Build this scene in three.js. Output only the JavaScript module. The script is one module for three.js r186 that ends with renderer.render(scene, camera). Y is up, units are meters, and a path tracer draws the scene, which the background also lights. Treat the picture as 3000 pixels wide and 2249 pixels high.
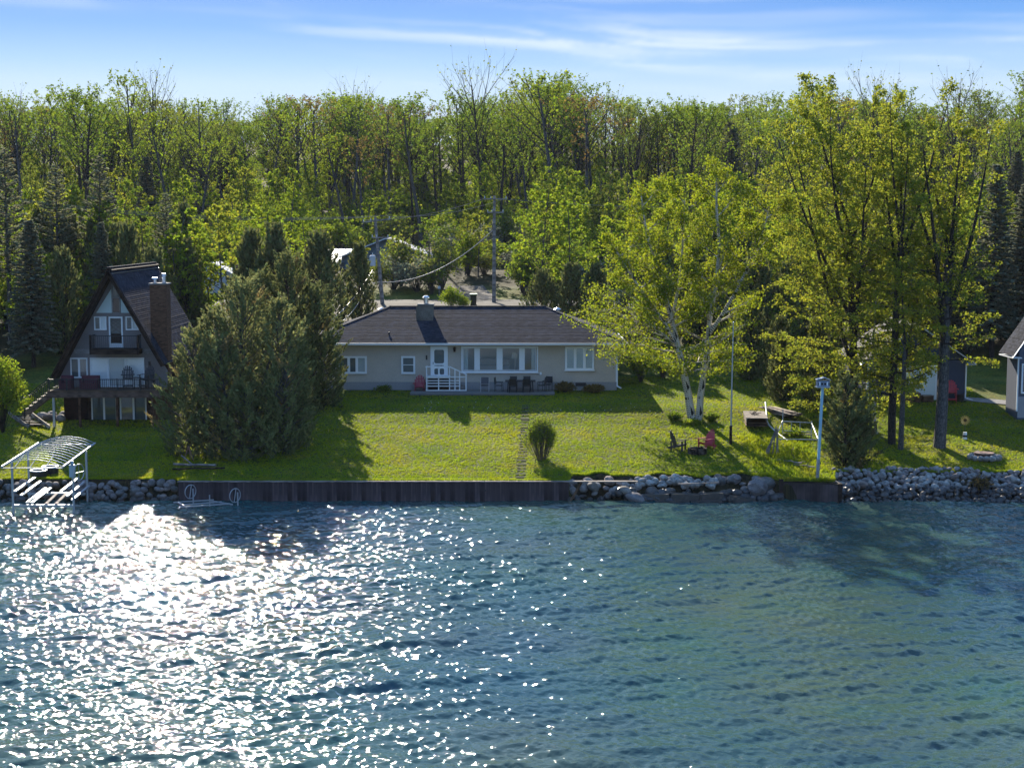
import * as THREE from 'three';
import { mergeGeometries } from 'three/addons/utils/BufferGeometryUtils.js';

// ---------------------------------------------------------------- camera, sky, sun, exposure
const scene = new THREE.Scene();
const camera = new THREE.PerspectiveCamera(28.67, 1024 / 767, 0.5, 3000);
camera.position.set(0, 14.5, 0);
camera.rotation.set(-6.1 * Math.PI / 180, 0, 0);
const renderer = new THREE.WebGLRenderer({ antialias: true });
renderer.setSize(1024, 767);
renderer.toneMapping = THREE.LinearToneMapping;
renderer.toneMappingExposure = 2.65;
renderer.shadowMap.enabled = true;

const SUN_AZ = 13.2 * Math.PI / 180, SUN_EL = 27 * Math.PI / 180;
const sunDir = new THREE.Vector3(-Math.sin(SUN_AZ) * Math.cos(SUN_EL), Math.sin(SUN_EL), -Math.cos(SUN_AZ) * Math.cos(SUN_EL));
const sun = new THREE.DirectionalLight(new THREE.Color().setRGB(1, 0.9, 0.74), 4.9);
sun.position.copy(sunDir).multiplyScalar(220).add(new THREE.Vector3(0, 5, -95));
sun.target.position.set(0, 5, -95);
sun.castShadow = true;
Object.assign(sun.shadow.camera, { left: -120, right: 120, top: 120, bottom: -120, near: 10, far: 500 });
sun.shadow.mapSize.set(4096, 4096);
scene.add(sun, sun.target);

// ---------------------------------------------------------------- random numbers and noise
function rng(a) { return () => { a |= 0; a = a + 0x6D2B79F5 | 0; let t = Math.imul(a ^ a >>> 15, 1 | a); t = t + Math.imul(t ^ t >>> 7, 61 | t) ^ t; return ((t ^ t >>> 14) >>> 0) / 4294967296; }; }
let R = rng(7);
const rr = (a, b) => a + (b - a) * R();
const lerp = (a, b, t) => a + (b - a) * t;
const clamp = (x, a, b) => Math.min(b, Math.max(a, x));
const sstep = (a, b, x) => { const t = clamp((x - a) / (b - a), 0, 1); return t * t * (3 - 2 * t); };
const HS = new Float32Array(65536); { const q = rng(99); for (let i = 0; i < 65536; i++) HS[i] = q(); }
const hash2 = (x, y) => HS[((x * 73856093) ^ (y * 19349663)) & 65535];
function vnoise(x, y, p = 0) {             // value noise; period p cells when given
  const xi = Math.floor(x), yi = Math.floor(y), fx = x - xi, fy = y - yi;
  const u = fx * fx * (3 - 2 * fx), v = fy * fy * (3 - 2 * fy);
  const m = p ? (k) => ((k % p) + p) % p : (k) => k;
  const x0 = m(xi), x1 = m(xi + 1), y0 = m(yi), y1 = m(yi + 1);
  return lerp(lerp(hash2(x0, y0), hash2(x1, y0), u), lerp(hash2(x0, y1), hash2(x1, y1), u), v);
}
function fbm(x, y, o = 4, p = 0) { let s = 0, a = 0.5, n = 0; for (let i = 0; i < o; i++) { s += a * vnoise(x, y, p); n += a; x *= 2; y *= 2; p *= 2; a *= 0.5; } return s / n; }

// ---------------------------------------------------------------- the sky: pale at the horizon, deep blue above, thin cirrus
{
  const W = 4096, Hh = 2048, d = new Float32Array(W * Hh * 4);
  const stops = [[0, .49, .58, .67], [3, .46, .56, .66], [5.1, .37, .50, .65], [5.9, .27, .43, .64], [7.2, .14, .31, .62], [8.5, .09, .24, .59], [14, .11, .275, .62], [30, .135, .30, .65], [60, .14, .30, .64], [90, .14, .295, .62]];
  for (let r = 0; r < Hh; r++) {
    const el = ((r + .5) / Hh - .5) * 180;
    let c;
    if (el <= 0) c = [.30, .34, .36];
    else { let k = 0; while (k < stops.length - 2 && el > stops[k + 1][0]) k++; const a = stops[k], b = stops[k + 1], t = clamp((el - a[0]) / (b[0] - a[0]), 0, 1); c = [1, 2, 3].map((i) => lerp(a[i], b[i], t)); }
    const ce = Math.cos(el * Math.PI / 180), se = Math.sin(el * Math.PI / 180);
    for (let q = 0; q < W; q++) {
      const az = ((q + .5) / W - .5) * 2 * Math.PI, x = Math.cos(az) * ce, z = Math.sin(az) * ce;
      const cs = x * sunDir.x + se * sunDir.y + z * sunDir.z;
      const g = el > 0 ? 0.22 * Math.exp((cs - 1) * 20) : 0;                 // brighter air round the sun
      let cl = 0;
      if (el > 0 && el < 32) {                                                // thin cirrus: broad veils drawn out into fibres
        const A = az / Math.PI * 180, wx = fbm(A * .12 + 5, el * .3 + 9, 2) * 2.2;
        const veil = sstep(.50, .80, fbm(A * .045 + 40 + wx * .25, el * .75 + A * .035 + 4.4, 4));
        const fibre = fbm(A * .16 + wx + 3, el * 3.1 + A * .13 + wx * 1.6, 5);
        cl = clamp((veil * .55 + .12 * sstep(.5, .7, fbm(A * .08 + 11, el * .5 + 2, 3))) * (.25 + 1.15 * sstep(.36, .70, fibre)), 0, .6) * sstep(0, 2, el) * (1 - sstep(22, 32, el));
      }
      const o = (r * W + q) * 4;
      for (let i = 0; i < 3; i++) d[o + i] = lerp(c[i] + g * [1, .92, .8][i], [.64, .69, .74][i], cl) * 0.59;
      d[o + 3] = 1;
    }
  }
  const t = new THREE.DataTexture(d, W, Hh, THREE.RGBAFormat, THREE.FloatType);
  t.mapping = THREE.EquirectangularReflectionMapping; t.magFilter = THREE.LinearFilter; t.needsUpdate = true;
  scene.background = t; scene.environment = t;
}

// ---------------------------------------------------------------- textures
function tex(size, fn, srgb, rx = 1, ry = rx) {
  const d = new Uint8Array(size * size * 4);
  for (let y = 0; y < size; y++) for (let x = 0; x < size; x++) {
    const c = fn(x / size, y / size), o = (y * size + x) * 4;
    if (typeof c === 'number') { d[o] = d[o + 1] = d[o + 2] = clamp(c, 0, 1) * 255; } else { d[o] = clamp(c[0], 0, 1) * 255; d[o + 1] = clamp(c[1], 0, 1) * 255; d[o + 2] = clamp(c[2], 0, 1) * 255; }
    d[o + 3] = 255;
  }
  const t = new THREE.DataTexture(d, size, size); t.wrapS = t.wrapT = THREE.RepeatWrapping; t.magFilter = THREE.LinearFilter; t.minFilter = THREE.LinearMipmapLinearFilter;
  t.colorSpace = srgb ? THREE.SRGBColorSpace : THREE.NoColorSpace; t.repeat.set(1 / rx, 1 / ry); t.needsUpdate = true; return t;
}
const T = {};
T.grain = tex(512, (u, v) => .74 + .34 * (fbm(u * 8, v * 8, 5, 8) - .5) + .2 * (vnoise(u * 128, v * 128, 128) - .5), true, 3);       // plain mottling, 3 m
T.fine = tex(512, (u, v) => .90 + .06 * (fbm(u * 6, v * 6, 4, 6) - .5) + .07 * (vnoise(u * 150, v * 150, 150) - .5), true, 4);
T.grainB = tex(512, (u, v) => .5 * fbm(u * 16, v * 16, 4, 16) + .5 * vnoise(u * 200, v * 200, 200), false, 1.2);
T.plank = tex(512, (u, v) => { const g = fbm(u * 3, v * 64, 4, 0); return .72 + .5 * (vnoise(u * 4, v * 96, 4) - .5) * .6 + .35 * (vnoise(u * 10, v * 20, 10) - .5); }, true, 2.2);   // grain along u
T.bark = tex(512, (u, v) => { const f = vnoise(u * 24, v * 6, 24) * .55 + vnoise(u * 60, v * 20, 60) * .45; return .45 + .75 * (f - .25); }, true, 1, 1);
T.barkB = tex(512, (u, v) => vnoise(u * 24, v * 6, 24) * .6 + vnoise(u * 60, v * 20, 60) * .4, false, 1, 1);
T.birch = tex(512, (u, v) => {
  let w = .86 + .16 * (fbm(u * 6, v * 6, 3, 6) - .5);
  const s = vnoise(u * 5, v * 60, 5), q = vnoise(u * 3 + 9, v * 7, 0);
  if (s > .76) w *= .38; if (q > .74) w *= lerp(1, .22, sstep(.74, .82, q));
  return [w, w * .97, w * .91];
}, true, 1, 1.6);
T.shingle = tex(512, (u, v) => {
  const row = Math.floor(v * 16), sh = row % 2 ? .5 : 0, c = Math.floor(u * 16 + sh + 64 + hash2(row, 3) * .4);
  return .6 + .5 * (hash2(c % 16 + 5, row) - .3) * .55 + .22 * (vnoise(u * 220, v * 220, 220) - .5) + .16 * (fbm(u * 4, v * 4, 3, 4) - .5);
}, true, 4.6, 2.24);
T.brick = tex(512, (u, v) => {                 // weathered tone of each course; the joints themselves are a few millimetres
  const row = Math.floor(v * 32), sh = row % 2 ? .5 : 0, fx = (u * 10 + sh) % 1, fy = (v * 32) % 1, c = Math.floor(u * 10 + sh);
  const m = fx < .05 || fy < .14; const b = .55 + .5 * (hash2(c % 10, row) - .4);
  return m ? [.60, .56, .52] : [b * .4 + .36, b * .36 + .33, b * .34 + .31];
}, true, 2.1, 2.4);
T.wall = tex(512, (u, v) => {                  // vertical streaks on weathered timber and steel
  const s = vnoise(u * 40, v * 2, 40) * .6 + vnoise(u * 130, v * 5, 130) * .4, p = fbm(u * 5, v * 5, 4, 5);
  const k = .52 + .2 * s + .55 * (p - .5);
  return [k * 1.02, k * .96, k * .95];
}, true, 4, 4);
T.ground = tex(1024, (u, v) => {
  const a = fbm(u * 6, v * 6, 5, 6), b = vnoise(u * 90, v * 90, 90), c = vnoise(u * 230, v * 230, 230), e = fbm(u * 17 + 3, v * 17, 3, 17);
  const k = .62 + .34 * (a - .5) + .26 * (b - .5) + .30 * (c - .5);
  return [k * lerp(.90, 1.12, e), k, k * lerp(1.1, .8, e)];
}, true, 9);
T.gravel = tex(512, (u, v) => .6 + .5 * (vnoise(u * 160, v * 160, 160) - .5) + .3 * (fbm(u * 5, v * 5, 3, 5) - .5), true, 4);
T.stone = tex(512, (u, v) => { const k = .66 + .4 * (fbm(u * 5, v * 5, 4, 5) - .5) + .24 * (vnoise(u * 90, v * 90, 90) - .5); return [k, k * .985, k * .96]; }, true, .9);
// ripples finer than the wave mesh
function normalTile(size, metres, lam0, lam1, n, slope, dirMean, spread, seed) {
  const q = rng(seed), H = new Float32Array(size * size); const comps = [];
  for (let i = 0; i < n; i++) {
    const lam = lam0 * Math.pow(lam1 / lam0, q()), th = dirMean + (q() + q() + q() - 1.5) / 1.5 * spread;
    const kx = Math.round(metres / lam * Math.cos(th)), ky = Math.round(metres / lam * Math.sin(th)); if (!kx && !ky) continue;
    comps.push([kx, ky, q() * 6.283]);
  }
  const sx = new Float32Array(size * size), sy = new Float32Array(size * size), a = slope * Math.sqrt(2 / comps.length);
  const ct = new Float32Array(size); for (let i = 0; i < size; i++) ct[i] = Math.cos(i / size * 6.283185307);
  for (const [kx, ky, ph] of comps) {
    const k = Math.hypot(kx, ky), ax = a * kx / k, ay = a * ky / k, off = Math.round(ph / 6.283185 * size);
    for (let y = 0; y < size; y++) for (let x = 0, j = ((ky * y + off) % size + size) % size; x < size; x++) { const c = ct[j]; sx[y * size + x] += ax * c; sy[y * size + x] += ay * c; j = ((j + kx) % size + size) % size; }
  }
  const d = new Uint8Array(size * size * 4);
  for (let i = 0; i < size * size; i++) { const x = -sx[i], y = -sy[i], l = 1 / Math.hypot(x, y, 1); d[i * 4] = (x * l * .5 + .5) * 255; d[i * 4 + 1] = (y * l * .5 + .5) * 255; d[i * 4 + 2] = (l * .5 + .5) * 255; d[i * 4 + 3] = 255; }
  const t = new THREE.DataTexture(d, size, size); t.wrapS = t.wrapT = THREE.RepeatWrapping; t.magFilter = THREE.LinearFilter; t.needsUpdate = true; t.repeat.set(1 / metres, 1 / metres); return t;
}

// ---------------------------------------------------------------- materials
const C = (r, g, b) => new THREE.Color().setRGB(r, g, b);
function M(r, g, b, rough = .8, o = {}) { const m = new THREE.MeshPhysicalMaterial({ color: C(r, g, b), roughness: rough, side: THREE.DoubleSide }); if (rough > .6 && o.specularIntensity === undefined) m.specularIntensity = .25; Object.assign(m, o); return m; }
const leafMat = (r, g, b, tr = .5) => M(r, g, b, .95, { transmission: tr, thickness: 0, vertexColors: true, specularIntensity: .12 });
const mt = {
  siding: M(.62, .545, .45, .7, { map: T.fine }), trim: M(.78, .80, .80, .5), foundation: M(.36, .36, .36, .9, { map: T.fine }),
  roof: M(.078, .086, .115, .9, { map: T.shingle, specularIntensity: .06 }), fascia: M(.62, .63, .62, .5),
  stucco: M(.30, .27, .22, .9, { map: T.grain, bumpMap: T.grainB, bumpScale: .01 }), brick: M(.38, .245, .17, .9, { map: T.brick }),
  glass: M(.90, .95, .97, .02, { transmission: .0, color: C(.075, .095, .10), specularIntensity: 1, ior: 1.55 }),
  metal: M(.62, .64, .66, .28, { metalness: 1 }), galv: M(.40, .42, .44, .5, { metalness: .8 }), darkIron: M(.025, .025, .027, .5, { metalness: .3 }), alu: M(.55, .57, .60, .36, { metalness: 1 }),
  whitePaint: M(.75, .76, .75, .5), redPlastic: M(.38, .035, .055, .45), blackPlastic: M(.022, .022, .024, .45), brightRed: M(.50, .04, .055, .5),
  woodGrey: M(.36, .31, .27, .85, { map: T.plank }), woodBrown: M(.22, .13, .075, .8, { map: T.plank }), woodPale: M(.52, .43, .33, .8, { map: T.plank }), woodDark: M(.06, .04, .03, .8, { map: T.plank }),
  bark: M(.10, .085, .075, .95, { map: T.bark, bumpMap: T.barkB, bumpScale: .02 }), barkGrey: M(.22, .21, .20, .95, { map: T.bark, bumpMap: T.barkB, bumpScale: .015 }), birchBark: M(.74, .72, .67, .8, { map: T.birch }),
  seawall: M(.20, .165, .16, .9, { map: T.wall }), asphalt: M(.15, .145, .14, .92, { map: T.gravel }), gravel: M(.30, .265, .225, .95, { map: T.gravel }), concrete: M(.40, .385, .36, .9, { map: T.grain }),
  soil: M(.06, .043, .03, .98, { map: T.grain }), poleWood: M(.40, .37, .35, .9, { map: T.plank }), wire: M(.16, .15, .145, .5), curtain: M(.55, .62, .63, .95), dark: M(.012, .012, .014, .9),
};

// ---------------------------------------------------------------- geometry helpers
const V = (x, y, z) => new THREE.Vector3(x, y, z);
const _m = new THREE.Matrix4(), _q = new THREE.Quaternion(), _e = new THREE.Euler();
function box(w, h, d, x = 0, y = 0, z = 0, rx = 0, ry = 0, rz = 0) { const g = new THREE.BoxGeometry(w, h, d); if (rx || ry || rz) { _e.set(rx, ry, rz); g.applyQuaternion(_q.setFromEuler(_e)); } g.translate(x, y, z); return g; }
function bx(x0, x1, y0, y1, z0, z1) { return box(Math.abs(x1 - x0), Math.abs(y1 - y0), Math.abs(z1 - z0), (x0 + x1) / 2, (y0 + y1) / 2, (z0 + z1) / 2); }
function beam(a, b, w, h = w, up = V(0, 1, 0)) {     // a square bar from a to b
  const d = V().subVectors(b, a), L = d.length(), g = new THREE.BoxGeometry(w, h, L); d.normalize();
  const x = V().crossVectors(up, d); if (x.lengthSq() < 1e-6) x.set(1, 0, 0); x.normalize(); const y = V().crossVectors(d, x);
  _m.makeBasis(x, y, d); _m.setPosition((a.x + b.x) / 2, (a.y + b.y) / 2, (a.z + b.z) / 2); g.applyMatrix4(_m); return g;
}
function rod(a, b, r0, r1 = r0, seg = 8) {
  const d = V().subVectors(b, a), L = d.length(), g = new THREE.CylinderGeometry(r1, r0, L, seg); d.normalize();
  g.applyQuaternion(_q.setFromUnitVectors(V(0, 1, 0), d)); g.translate((a.x + b.x) / 2, (a.y + b.y) / 2, (a.z + b.z) / 2); return g;
}
function tube(pts, r, seg = 24, rs = 6, closed = false) { return new THREE.TubeGeometry(new THREE.CatmullRomCurve3(pts, closed), seg, r, rs, closed); }
function poly(pts, idx) { const g = new THREE.BufferGeometry(); g.setAttribute('position', new THREE.Float32BufferAttribute(pts.flat(), 3)); g.setIndex(idx); const n = g.toNonIndexed(); n.computeVertexNormals(); n.setAttribute('uv', new THREE.Float32BufferAttribute(new Float32Array(n.attributes.position.count * 2), 2)); return n; }
function extr(pts2, depth, o = {}) { const s = new THREE.Shape(pts2.map((p) => new THREE.Vector2(p[0], p[1]))); if (o.holes) for (const h of o.holes) s.holes.push(new THREE.Path(h.map((p) => new THREE.Vector2(p[0], p[1])))); return new THREE.ExtrudeGeometry(s, { depth, bevelEnabled: false, curveSegments: 10, ...(o.bevel ? { bevelEnabled: true, bevelSize: o.bevel, bevelThickness: o.bevel, bevelSegments: 1 } : {}) }); }
function metric(g) {                                  // uv in metres by the way each face points
  const p = g.attributes.position, n = g.attributes.normal, u = new Float32Array(p.count * 2);
  for (let i = 0; i < p.count; i += 3) {
    let ax = 0, ay = 0, az = 0; for (let k = 0; k < 3; k++) { ax += Math.abs(n.getX(i + k)); ay += Math.abs(n.getY(i + k)); az += Math.abs(n.getZ(i + k)); }
    for (let k = 0; k < 3; k++) { const j = i + k, X = p.getX(j), Y = p.getY(j), Z = p.getZ(j); if (ax > ay && ax > az) { u[j * 2] = Z; u[j * 2 + 1] = Y; } else if (ay > az) { u[j * 2] = X; u[j * 2 + 1] = Z; } else { u[j * 2] = X; u[j * 2 + 1] = Y; } }
  }
  g.setAttribute('uv', new THREE.BufferAttribute(u, 2)); return g;
}
function join(geos) {
  const l = (Array.isArray(geos) ? geos : [geos]).map((g) => { const n = g.index ? g.toNonIndexed() : g; for (const k of Object.keys(n.attributes)) if (!['position', 'normal', 'uv'].includes(k)) n.deleteAttribute(k); if (!n.attributes.normal) n.computeVertexNormals(); if (!n.attributes.uv) n.setAttribute('uv', new THREE.Float32BufferAttribute(new Float32Array(n.attributes.position.count * 2), 2)); n.morphAttributes = {}; n.clearGroups(); return n; });
  return l.length === 1 ? l[0] : mergeGeometries(l);
}
const taken = {};
function numbered(name) { const base = name.replace(/_\d{3}$/, ''); if (!(base in taken)) { taken[base] = 0; return base; } taken[base]++; return base + '_' + String(taken[base]).padStart(3, '0'); }
function obj(name, geos, material, parent, keepUV) {
  const g = join(geos); if (!keepUV) metric(g);
  const m = new THREE.Mesh(g, material); m.castShadow = m.receiveShadow = true; m.name = parent ? name : numbered(name); (parent || scene).add(m); return m;
}
function tag(o, label, category, group, kind) { o.userData = { label, category }; if (group) o.userData.group = group; if (kind) o.userData.kind = kind; return o; }
function struct(o) { o.userData = { kind: 'structure' }; return o; }
function thing(name, label, category, [x, y, z] = [0, 0, 0], turn = 0, group) { const o = new THREE.Group(); o.name = numbered(name); o.position.set(x, y, z); o.rotation.y = turn; scene.add(o); return tag(o, label, category, group); }
function copyOf(root, label, [x, y, z], turn = 0, group, scale = 1) { const r = root.clone(); r.name = numbered(root.name); r.userData = { ...root.userData, label }; if (group) r.userData.group = group; r.position.set(x, y, z); r.rotation.y = turn; r.scale.setScalar(1).multiplyScalar(scale); scene.add(r); return r; }
// ================================================================ terrain
const PC = [[79, 1.0], [90, 2.4], [92.9, 2.98], [100, 3.4], [112, 4.2], [125, 6.6], [134, 7.3], [144, 7.3], [165, 9.4], [200, 11.8], [270, 17.5], [340, 26.5], [450, 38], [900, 42]];
const PL = [[79, 1.0], [93, 2.1], [105, 3.3], [125, 6.0], [134, 7.3], [144, 7.3], [165, 9.4], [200, 11.8], [270, 17.5], [340, 26.5], [450, 38], [900, 42]];
const PR = [[79, .95], [81, 1.15], [97, 3.1], [110, 4.0], [125, 6.2], [134, 7.3], [144, 7.3], [165, 9.4], [200, 11.8], [270, 17.5], [340, 26.5], [450, 38], [900, 42]];
function prof(p, D) { if (D <= p[0][0]) return p[0][1]; for (let i = 1; i < p.length; i++) if (D <= p[i][0]) { const t = (D - p[i - 1][0]) / (p[i][0] - p[i - 1][0]); return lerp(p[i - 1][1], p[i][1], t); } return p[p.length - 1][1]; }
function shoreEdge(x) {                       // where the bank breaks down to the water
  let e = 78.14;
  e = lerp(e, 78.75, 1 - sstep(-18.0, -17.4, x));
  const mid = sstep(2.85, 3.3, x) * (1 - sstep(13.6, 14.3, x));
  e = lerp(e, 79.55 + .25 * Math.sin(x * 1.7) + .15 * Math.sin(x * 4.1 + 1), mid);
  return lerp(e, 80.5 + .12 * Math.sin(x * 2.1), sstep(16.9, 17.6, x));
}
function rise(x, D) { const l = 1 - sstep(-17, -12, x), r = sstep(15, 19, x); return prof(PL, D) * l + prof(PR, D) * r + prof(PC, D) * (1 - l - r); }
function gnd(x, z) {
  const D = -z, e = shoreEdge(x);
  const bump = (fbm(x * .35 + 50, D * .35, 3) - .5) * (D > 146 ? .5 : .10) + (D > 150 ? (fbm(x * .06 + 9, D * .06, 2) - .5) * 2.2 * sstep(150, 190, D) : 0);
  const flat = 1 - sstep(130, 134, D) * (1 - sstep(144, 147, D));
  if (D >= e) return rise(x, D) + bump * flat * sstep(e, e + .8, D);
  return rise(x, e) - (e - D) * (e < 78.3 ? 12 : 1.65 / (e - 77.6));
}
{
  const xs = [], ds = [];
  for (let x = -420; x < -40; x += clamp((-40 - x) * .12, 1.2, 40)) xs.push(x);
  for (let x = -40; x <= 42; x += .45) xs.push(x);
  for (let x = 43.5; x < 430; x += clamp((x - 40) * .14, 1.4, 40)) xs.push(x);
  for (let d = 77.0; d < 81.2; d += .16) ds.push(d);
  for (let d = 81.2; d < 112; d += .5) ds.push(d);
  for (let d = 112; d < 175; d += 1) ds.push(d);
  for (let d = 175; d < 900; d += clamp((d - 165) * .12, 1.5, 30)) ds.push(d);
  const nx = xs.length, nd = ds.length, P = new Float32Array(nx * nd * 3), K = new Float32Array(nx * nd * 3), U = new Float32Array(nx * nd * 2), I = [];
  for (let j = 0; j < nd; j++) for (let i = 0; i < nx; i++) {
    const x = xs[i], D = ds[j], k = j * nx + i; P[k * 3] = x; P[k * 3 + 1] = gnd(x, -D); P[k * 3 + 2] = -D; U[k * 2] = x; U[k * 2 + 1] = D;
    const a = fbm(x * .22, D * .3 + 20, 4), b = fbm(x * .9 + 4, D * .9, 3);
    let c = [lerp(.085, .15, a) * lerp(.85, 1.15, b), lerp(.115, .15, a) * lerp(.9, 1.1, b), lerp(.014, .03, b)];
    const pat = fbm(x * .42 + 77, D * .9 + 13, 3); c = [c[0] * lerp(.72, 1.3, pat), c[1] * lerp(.82, 1.18, pat), c[2]]; const dry = sstep(.54, .70, fbm(x * .5 + 31, D * .7 + 5, 3)); c = [lerp(c[0], .17, dry * .3), lerp(c[1], .16, dry * .3), lerp(c[2], .06, dry * .3)];
    const wood = clamp(sstep(146, 156, D) + sstep(33, 42, Math.abs(x - 1)) * sstep(95, 110, D) + sstep(112, 118, D) * (1 - sstep(126, 130, D)) * .55, 0, 1);   // leaf litter under the trees
    c = [lerp(c[0], .05, wood), lerp(c[1], .043, wood), lerp(c[2], .022, wood)];
    const bank = D < shoreEdge(x) + .1 ? 1 : 0; if (bank) c = [.055, .042, .03];
    K[k * 3] = c[0]; K[k * 3 + 1] = c[1]; K[k * 3 + 2] = c[2];
  }
  for (let j = 0; j < nd - 1; j++) for (let i = 0; i < nx - 1; i++) { const a = j * nx + i, b = a + 1, c = a + nx, d = c + 1; I.push(a, b, c, b, d, c); }
  const g = new THREE.BufferGeometry(); g.setAttribute('position', new THREE.BufferAttribute(P, 3)); g.setAttribute('color', new THREE.BufferAttribute(K, 3)); g.setAttribute('uv', new THREE.BufferAttribute(U, 2)); g.setIndex(I); g.computeVertexNormals();
  const m = new THREE.Mesh(g, M(1.55, 1.7, 1.4, .95, { vertexColors: true, map: T.ground, specularIntensity: .2 })); m.name = 'lawn_ground'; m.receiveShadow = m.castShadow = true; scene.add(struct(m));
}
// a strip of ground laid 4 mm or more over the terrain
function strip(name, left, right, mat, lift, n = 40, cross = 6) {
  const P = [], U = [], I = [];
  for (let j = 0; j <= n; j++) for (let i = 0; i <= cross; i++) { const t = j / n, l = left(t), r = right(t), x = lerp(l[0], r[0], i / cross), z = lerp(l[1], r[1], i / cross); P.push(x, gnd(x, z) + lift, z); U.push(x, z); }
  for (let j = 0; j < n; j++) for (let i = 0; i < cross; i++) { const a = j * (cross + 1) + i, b = a + 1, c = a + cross + 1; I.push(a, c, b, b, c, c + 1); }
  const g = new THREE.BufferGeometry(); g.setAttribute('position', new THREE.Float32BufferAttribute(P, 3)); g.setAttribute('uv', new THREE.Float32BufferAttribute(U, 2)); g.setIndex(I); g.computeVertexNormals();
  const m = new THREE.Mesh(g, mat); m.name = numbered(name); m.receiveShadow = true; scene.add(struct(m)); return m;
}
strip('road', (t) => [lerp(-300, 300, t), -135.2], (t) => [lerp(-300, 300, t), -142.2], mt.asphalt, .03, 120, 4);
strip('gravel_shoulder', (t) => [lerp(-300, 300, t), -133.2], (t) => [lerp(-300, 300, t), -135.2], mt.gravel, .022, 120, 3);
strip('driveway', (t) => [lerp(-16.5, -14.5, t) - 2.5 * t * t, lerp(-116, -134, t)], (t) => [lerp(-11.5, -7.5, t), lerp(-116, -134, t)], mt.gravel, .05, 20, 8);
strip('far_driveway', (t) => [lerp(-5.6, -6.4, t), lerp(-142.2, -153, t)], (t) => [lerp(-1.2, -3.0, t), lerp(-142.2, -153, t)], mt.gravel, .06, 14, 6);
strip('sidewalk', (t) => [lerp(29.3, 37, t), lerp(-96.6, -93.4, t)], (t) => [lerp(29.6, 37, t), lerp(-97.8, -94.6, t)], mt.concrete, .05, 24, 4);

// ================================================================ the lake: waves as geometry, finer ripples as relief
{
  const q = rng(2024), W = [];
  const add = (n, l0, l1, slope, mean, spread) => { for (let i = 0; i < n; i++) { const lam = l0 * Math.pow(l1 / l0, (i + q()) / n), th = mean + (q() + q() - 1) * spread, k = 2 * Math.PI / lam; W.push([k * Math.cos(th), k * Math.sin(th), q() * 6.283, slope * Math.sqrt(2 / n) / k, lam]); } };
  add(9, 1.9, 6.0, .05, Math.PI * .5 + .12, .6);
  add(16, .75, 1.9, .105, Math.PI * .5 + .2, 1.15);
  add(20, .42, .75, .12, Math.PI * .5 + .15, 1.9);
  add(30, .22, .42, .13, Math.PI * .5 + .15, 2.4);
  const axis = (c0, c1, step, lo, hi) => { const a = []; let s = step, v = c0; const low = []; while (v > lo) { s *= 1.22; v -= s; low.push(Math.max(v, lo)); } low.reverse(); a.push(...low); for (v = c0; v < c1; v += step) a.push(v); s = step; while (v < hi) { a.push(v); s *= 1.22; v += s; } a.push(hi); return a; };
  const xs = axis(-29.5, 29.5, .085, -900, 900), ds = axis(36, 78.9, .085, -900, 79.4);
  const nx = xs.length, nd = ds.length, P = new Float32Array(nx * nd * 3), N = new Float32Array(nx * nd * 3), U = new Float32Array(nx * nd * 2), I = new Uint32Array((nx - 1) * (nd - 1) * 6);
  const gusts = (x, D) => .74 + .52 * fbm(x * .10 + 3, D * .22 + 8, 4);
  for (let j = 0; j < nd; j++) { const D = ds[j], sd = j ? ds[j] - ds[j - 1] : 40; for (let i = 0; i < nx; i++) {
    const x = xs[i], s = Math.max(sd, i ? xs[i] - xs[i - 1] : 40), o = j * nx + i; let y = 0, sx = 0, sz = 0;
    const g = gusts(x, D) ;
    for (const w of W) { if (w[4] < 2.5 * s) continue; const p = w[0] * x + w[1] * D + w[2], a = w[3] * (w[4] < 1.9 ? g : 1), c = Math.cos(p) * a, sn = Math.sin(p); y += a * sn + .22 * a * Math.cos(2 * p) * -1 * (w[4] > .7 ? 1 : 0); sx += c * w[0]; sz += c * w[1]; }
    P[o * 3] = x; P[o * 3 + 1] = y; P[o * 3 + 2] = -D; const l = 1 / Math.hypot(sx, sz, 1); N[o * 3] = -sx * l; N[o * 3 + 1] = l; N[o * 3 + 2] = sz * l; U[o * 2] = x; U[o * 2 + 1] = D;
  } }
  let k = 0; for (let j = 0; j < nd - 1; j++) for (let i = 0; i < nx - 1; i++) { const a = j * nx + i, b = a + 1, c = a + nx; I[k++] = a; I[k++] = b; I[k++] = c; I[k++] = b; I[k++] = c + 1; I[k++] = c; }
  const g = new THREE.BufferGeometry(); g.setAttribute('position', new THREE.BufferAttribute(P, 3)); g.setAttribute('normal', new THREE.BufferAttribute(N, 3)); g.setAttribute('uv', new THREE.BufferAttribute(U, 2)); g.setIndex(new THREE.BufferAttribute(I, 1));
  const patches = tex(512, (u, v) => { const a = fbm(u * 5, v * 5, 4, 5), b = fbm(u * 9 + 2, v * 9 + 5, 3, 9); return [lerp(.40, .72, a) * lerp(.8, 1.2, b), lerp(.62, .80, a), lerp(.78, .66, a)]; }, true, 46);   // sand and weed under shallow turbid water
  const wm = M(.105, .152, .145, .04, { map: patches, ior: 1.333, normalMap: normalTile(1024, 6.1, .06, .22, 160, .07, 1.75, 2.6, 5), specularIntensity: 1 });
  wm.normalScale = new THREE.Vector2(1, 1);
  const m = new THREE.Mesh(g, wm); m.name = 'lake_water'; m.receiveShadow = true; scene.add(struct(m));
}
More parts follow.
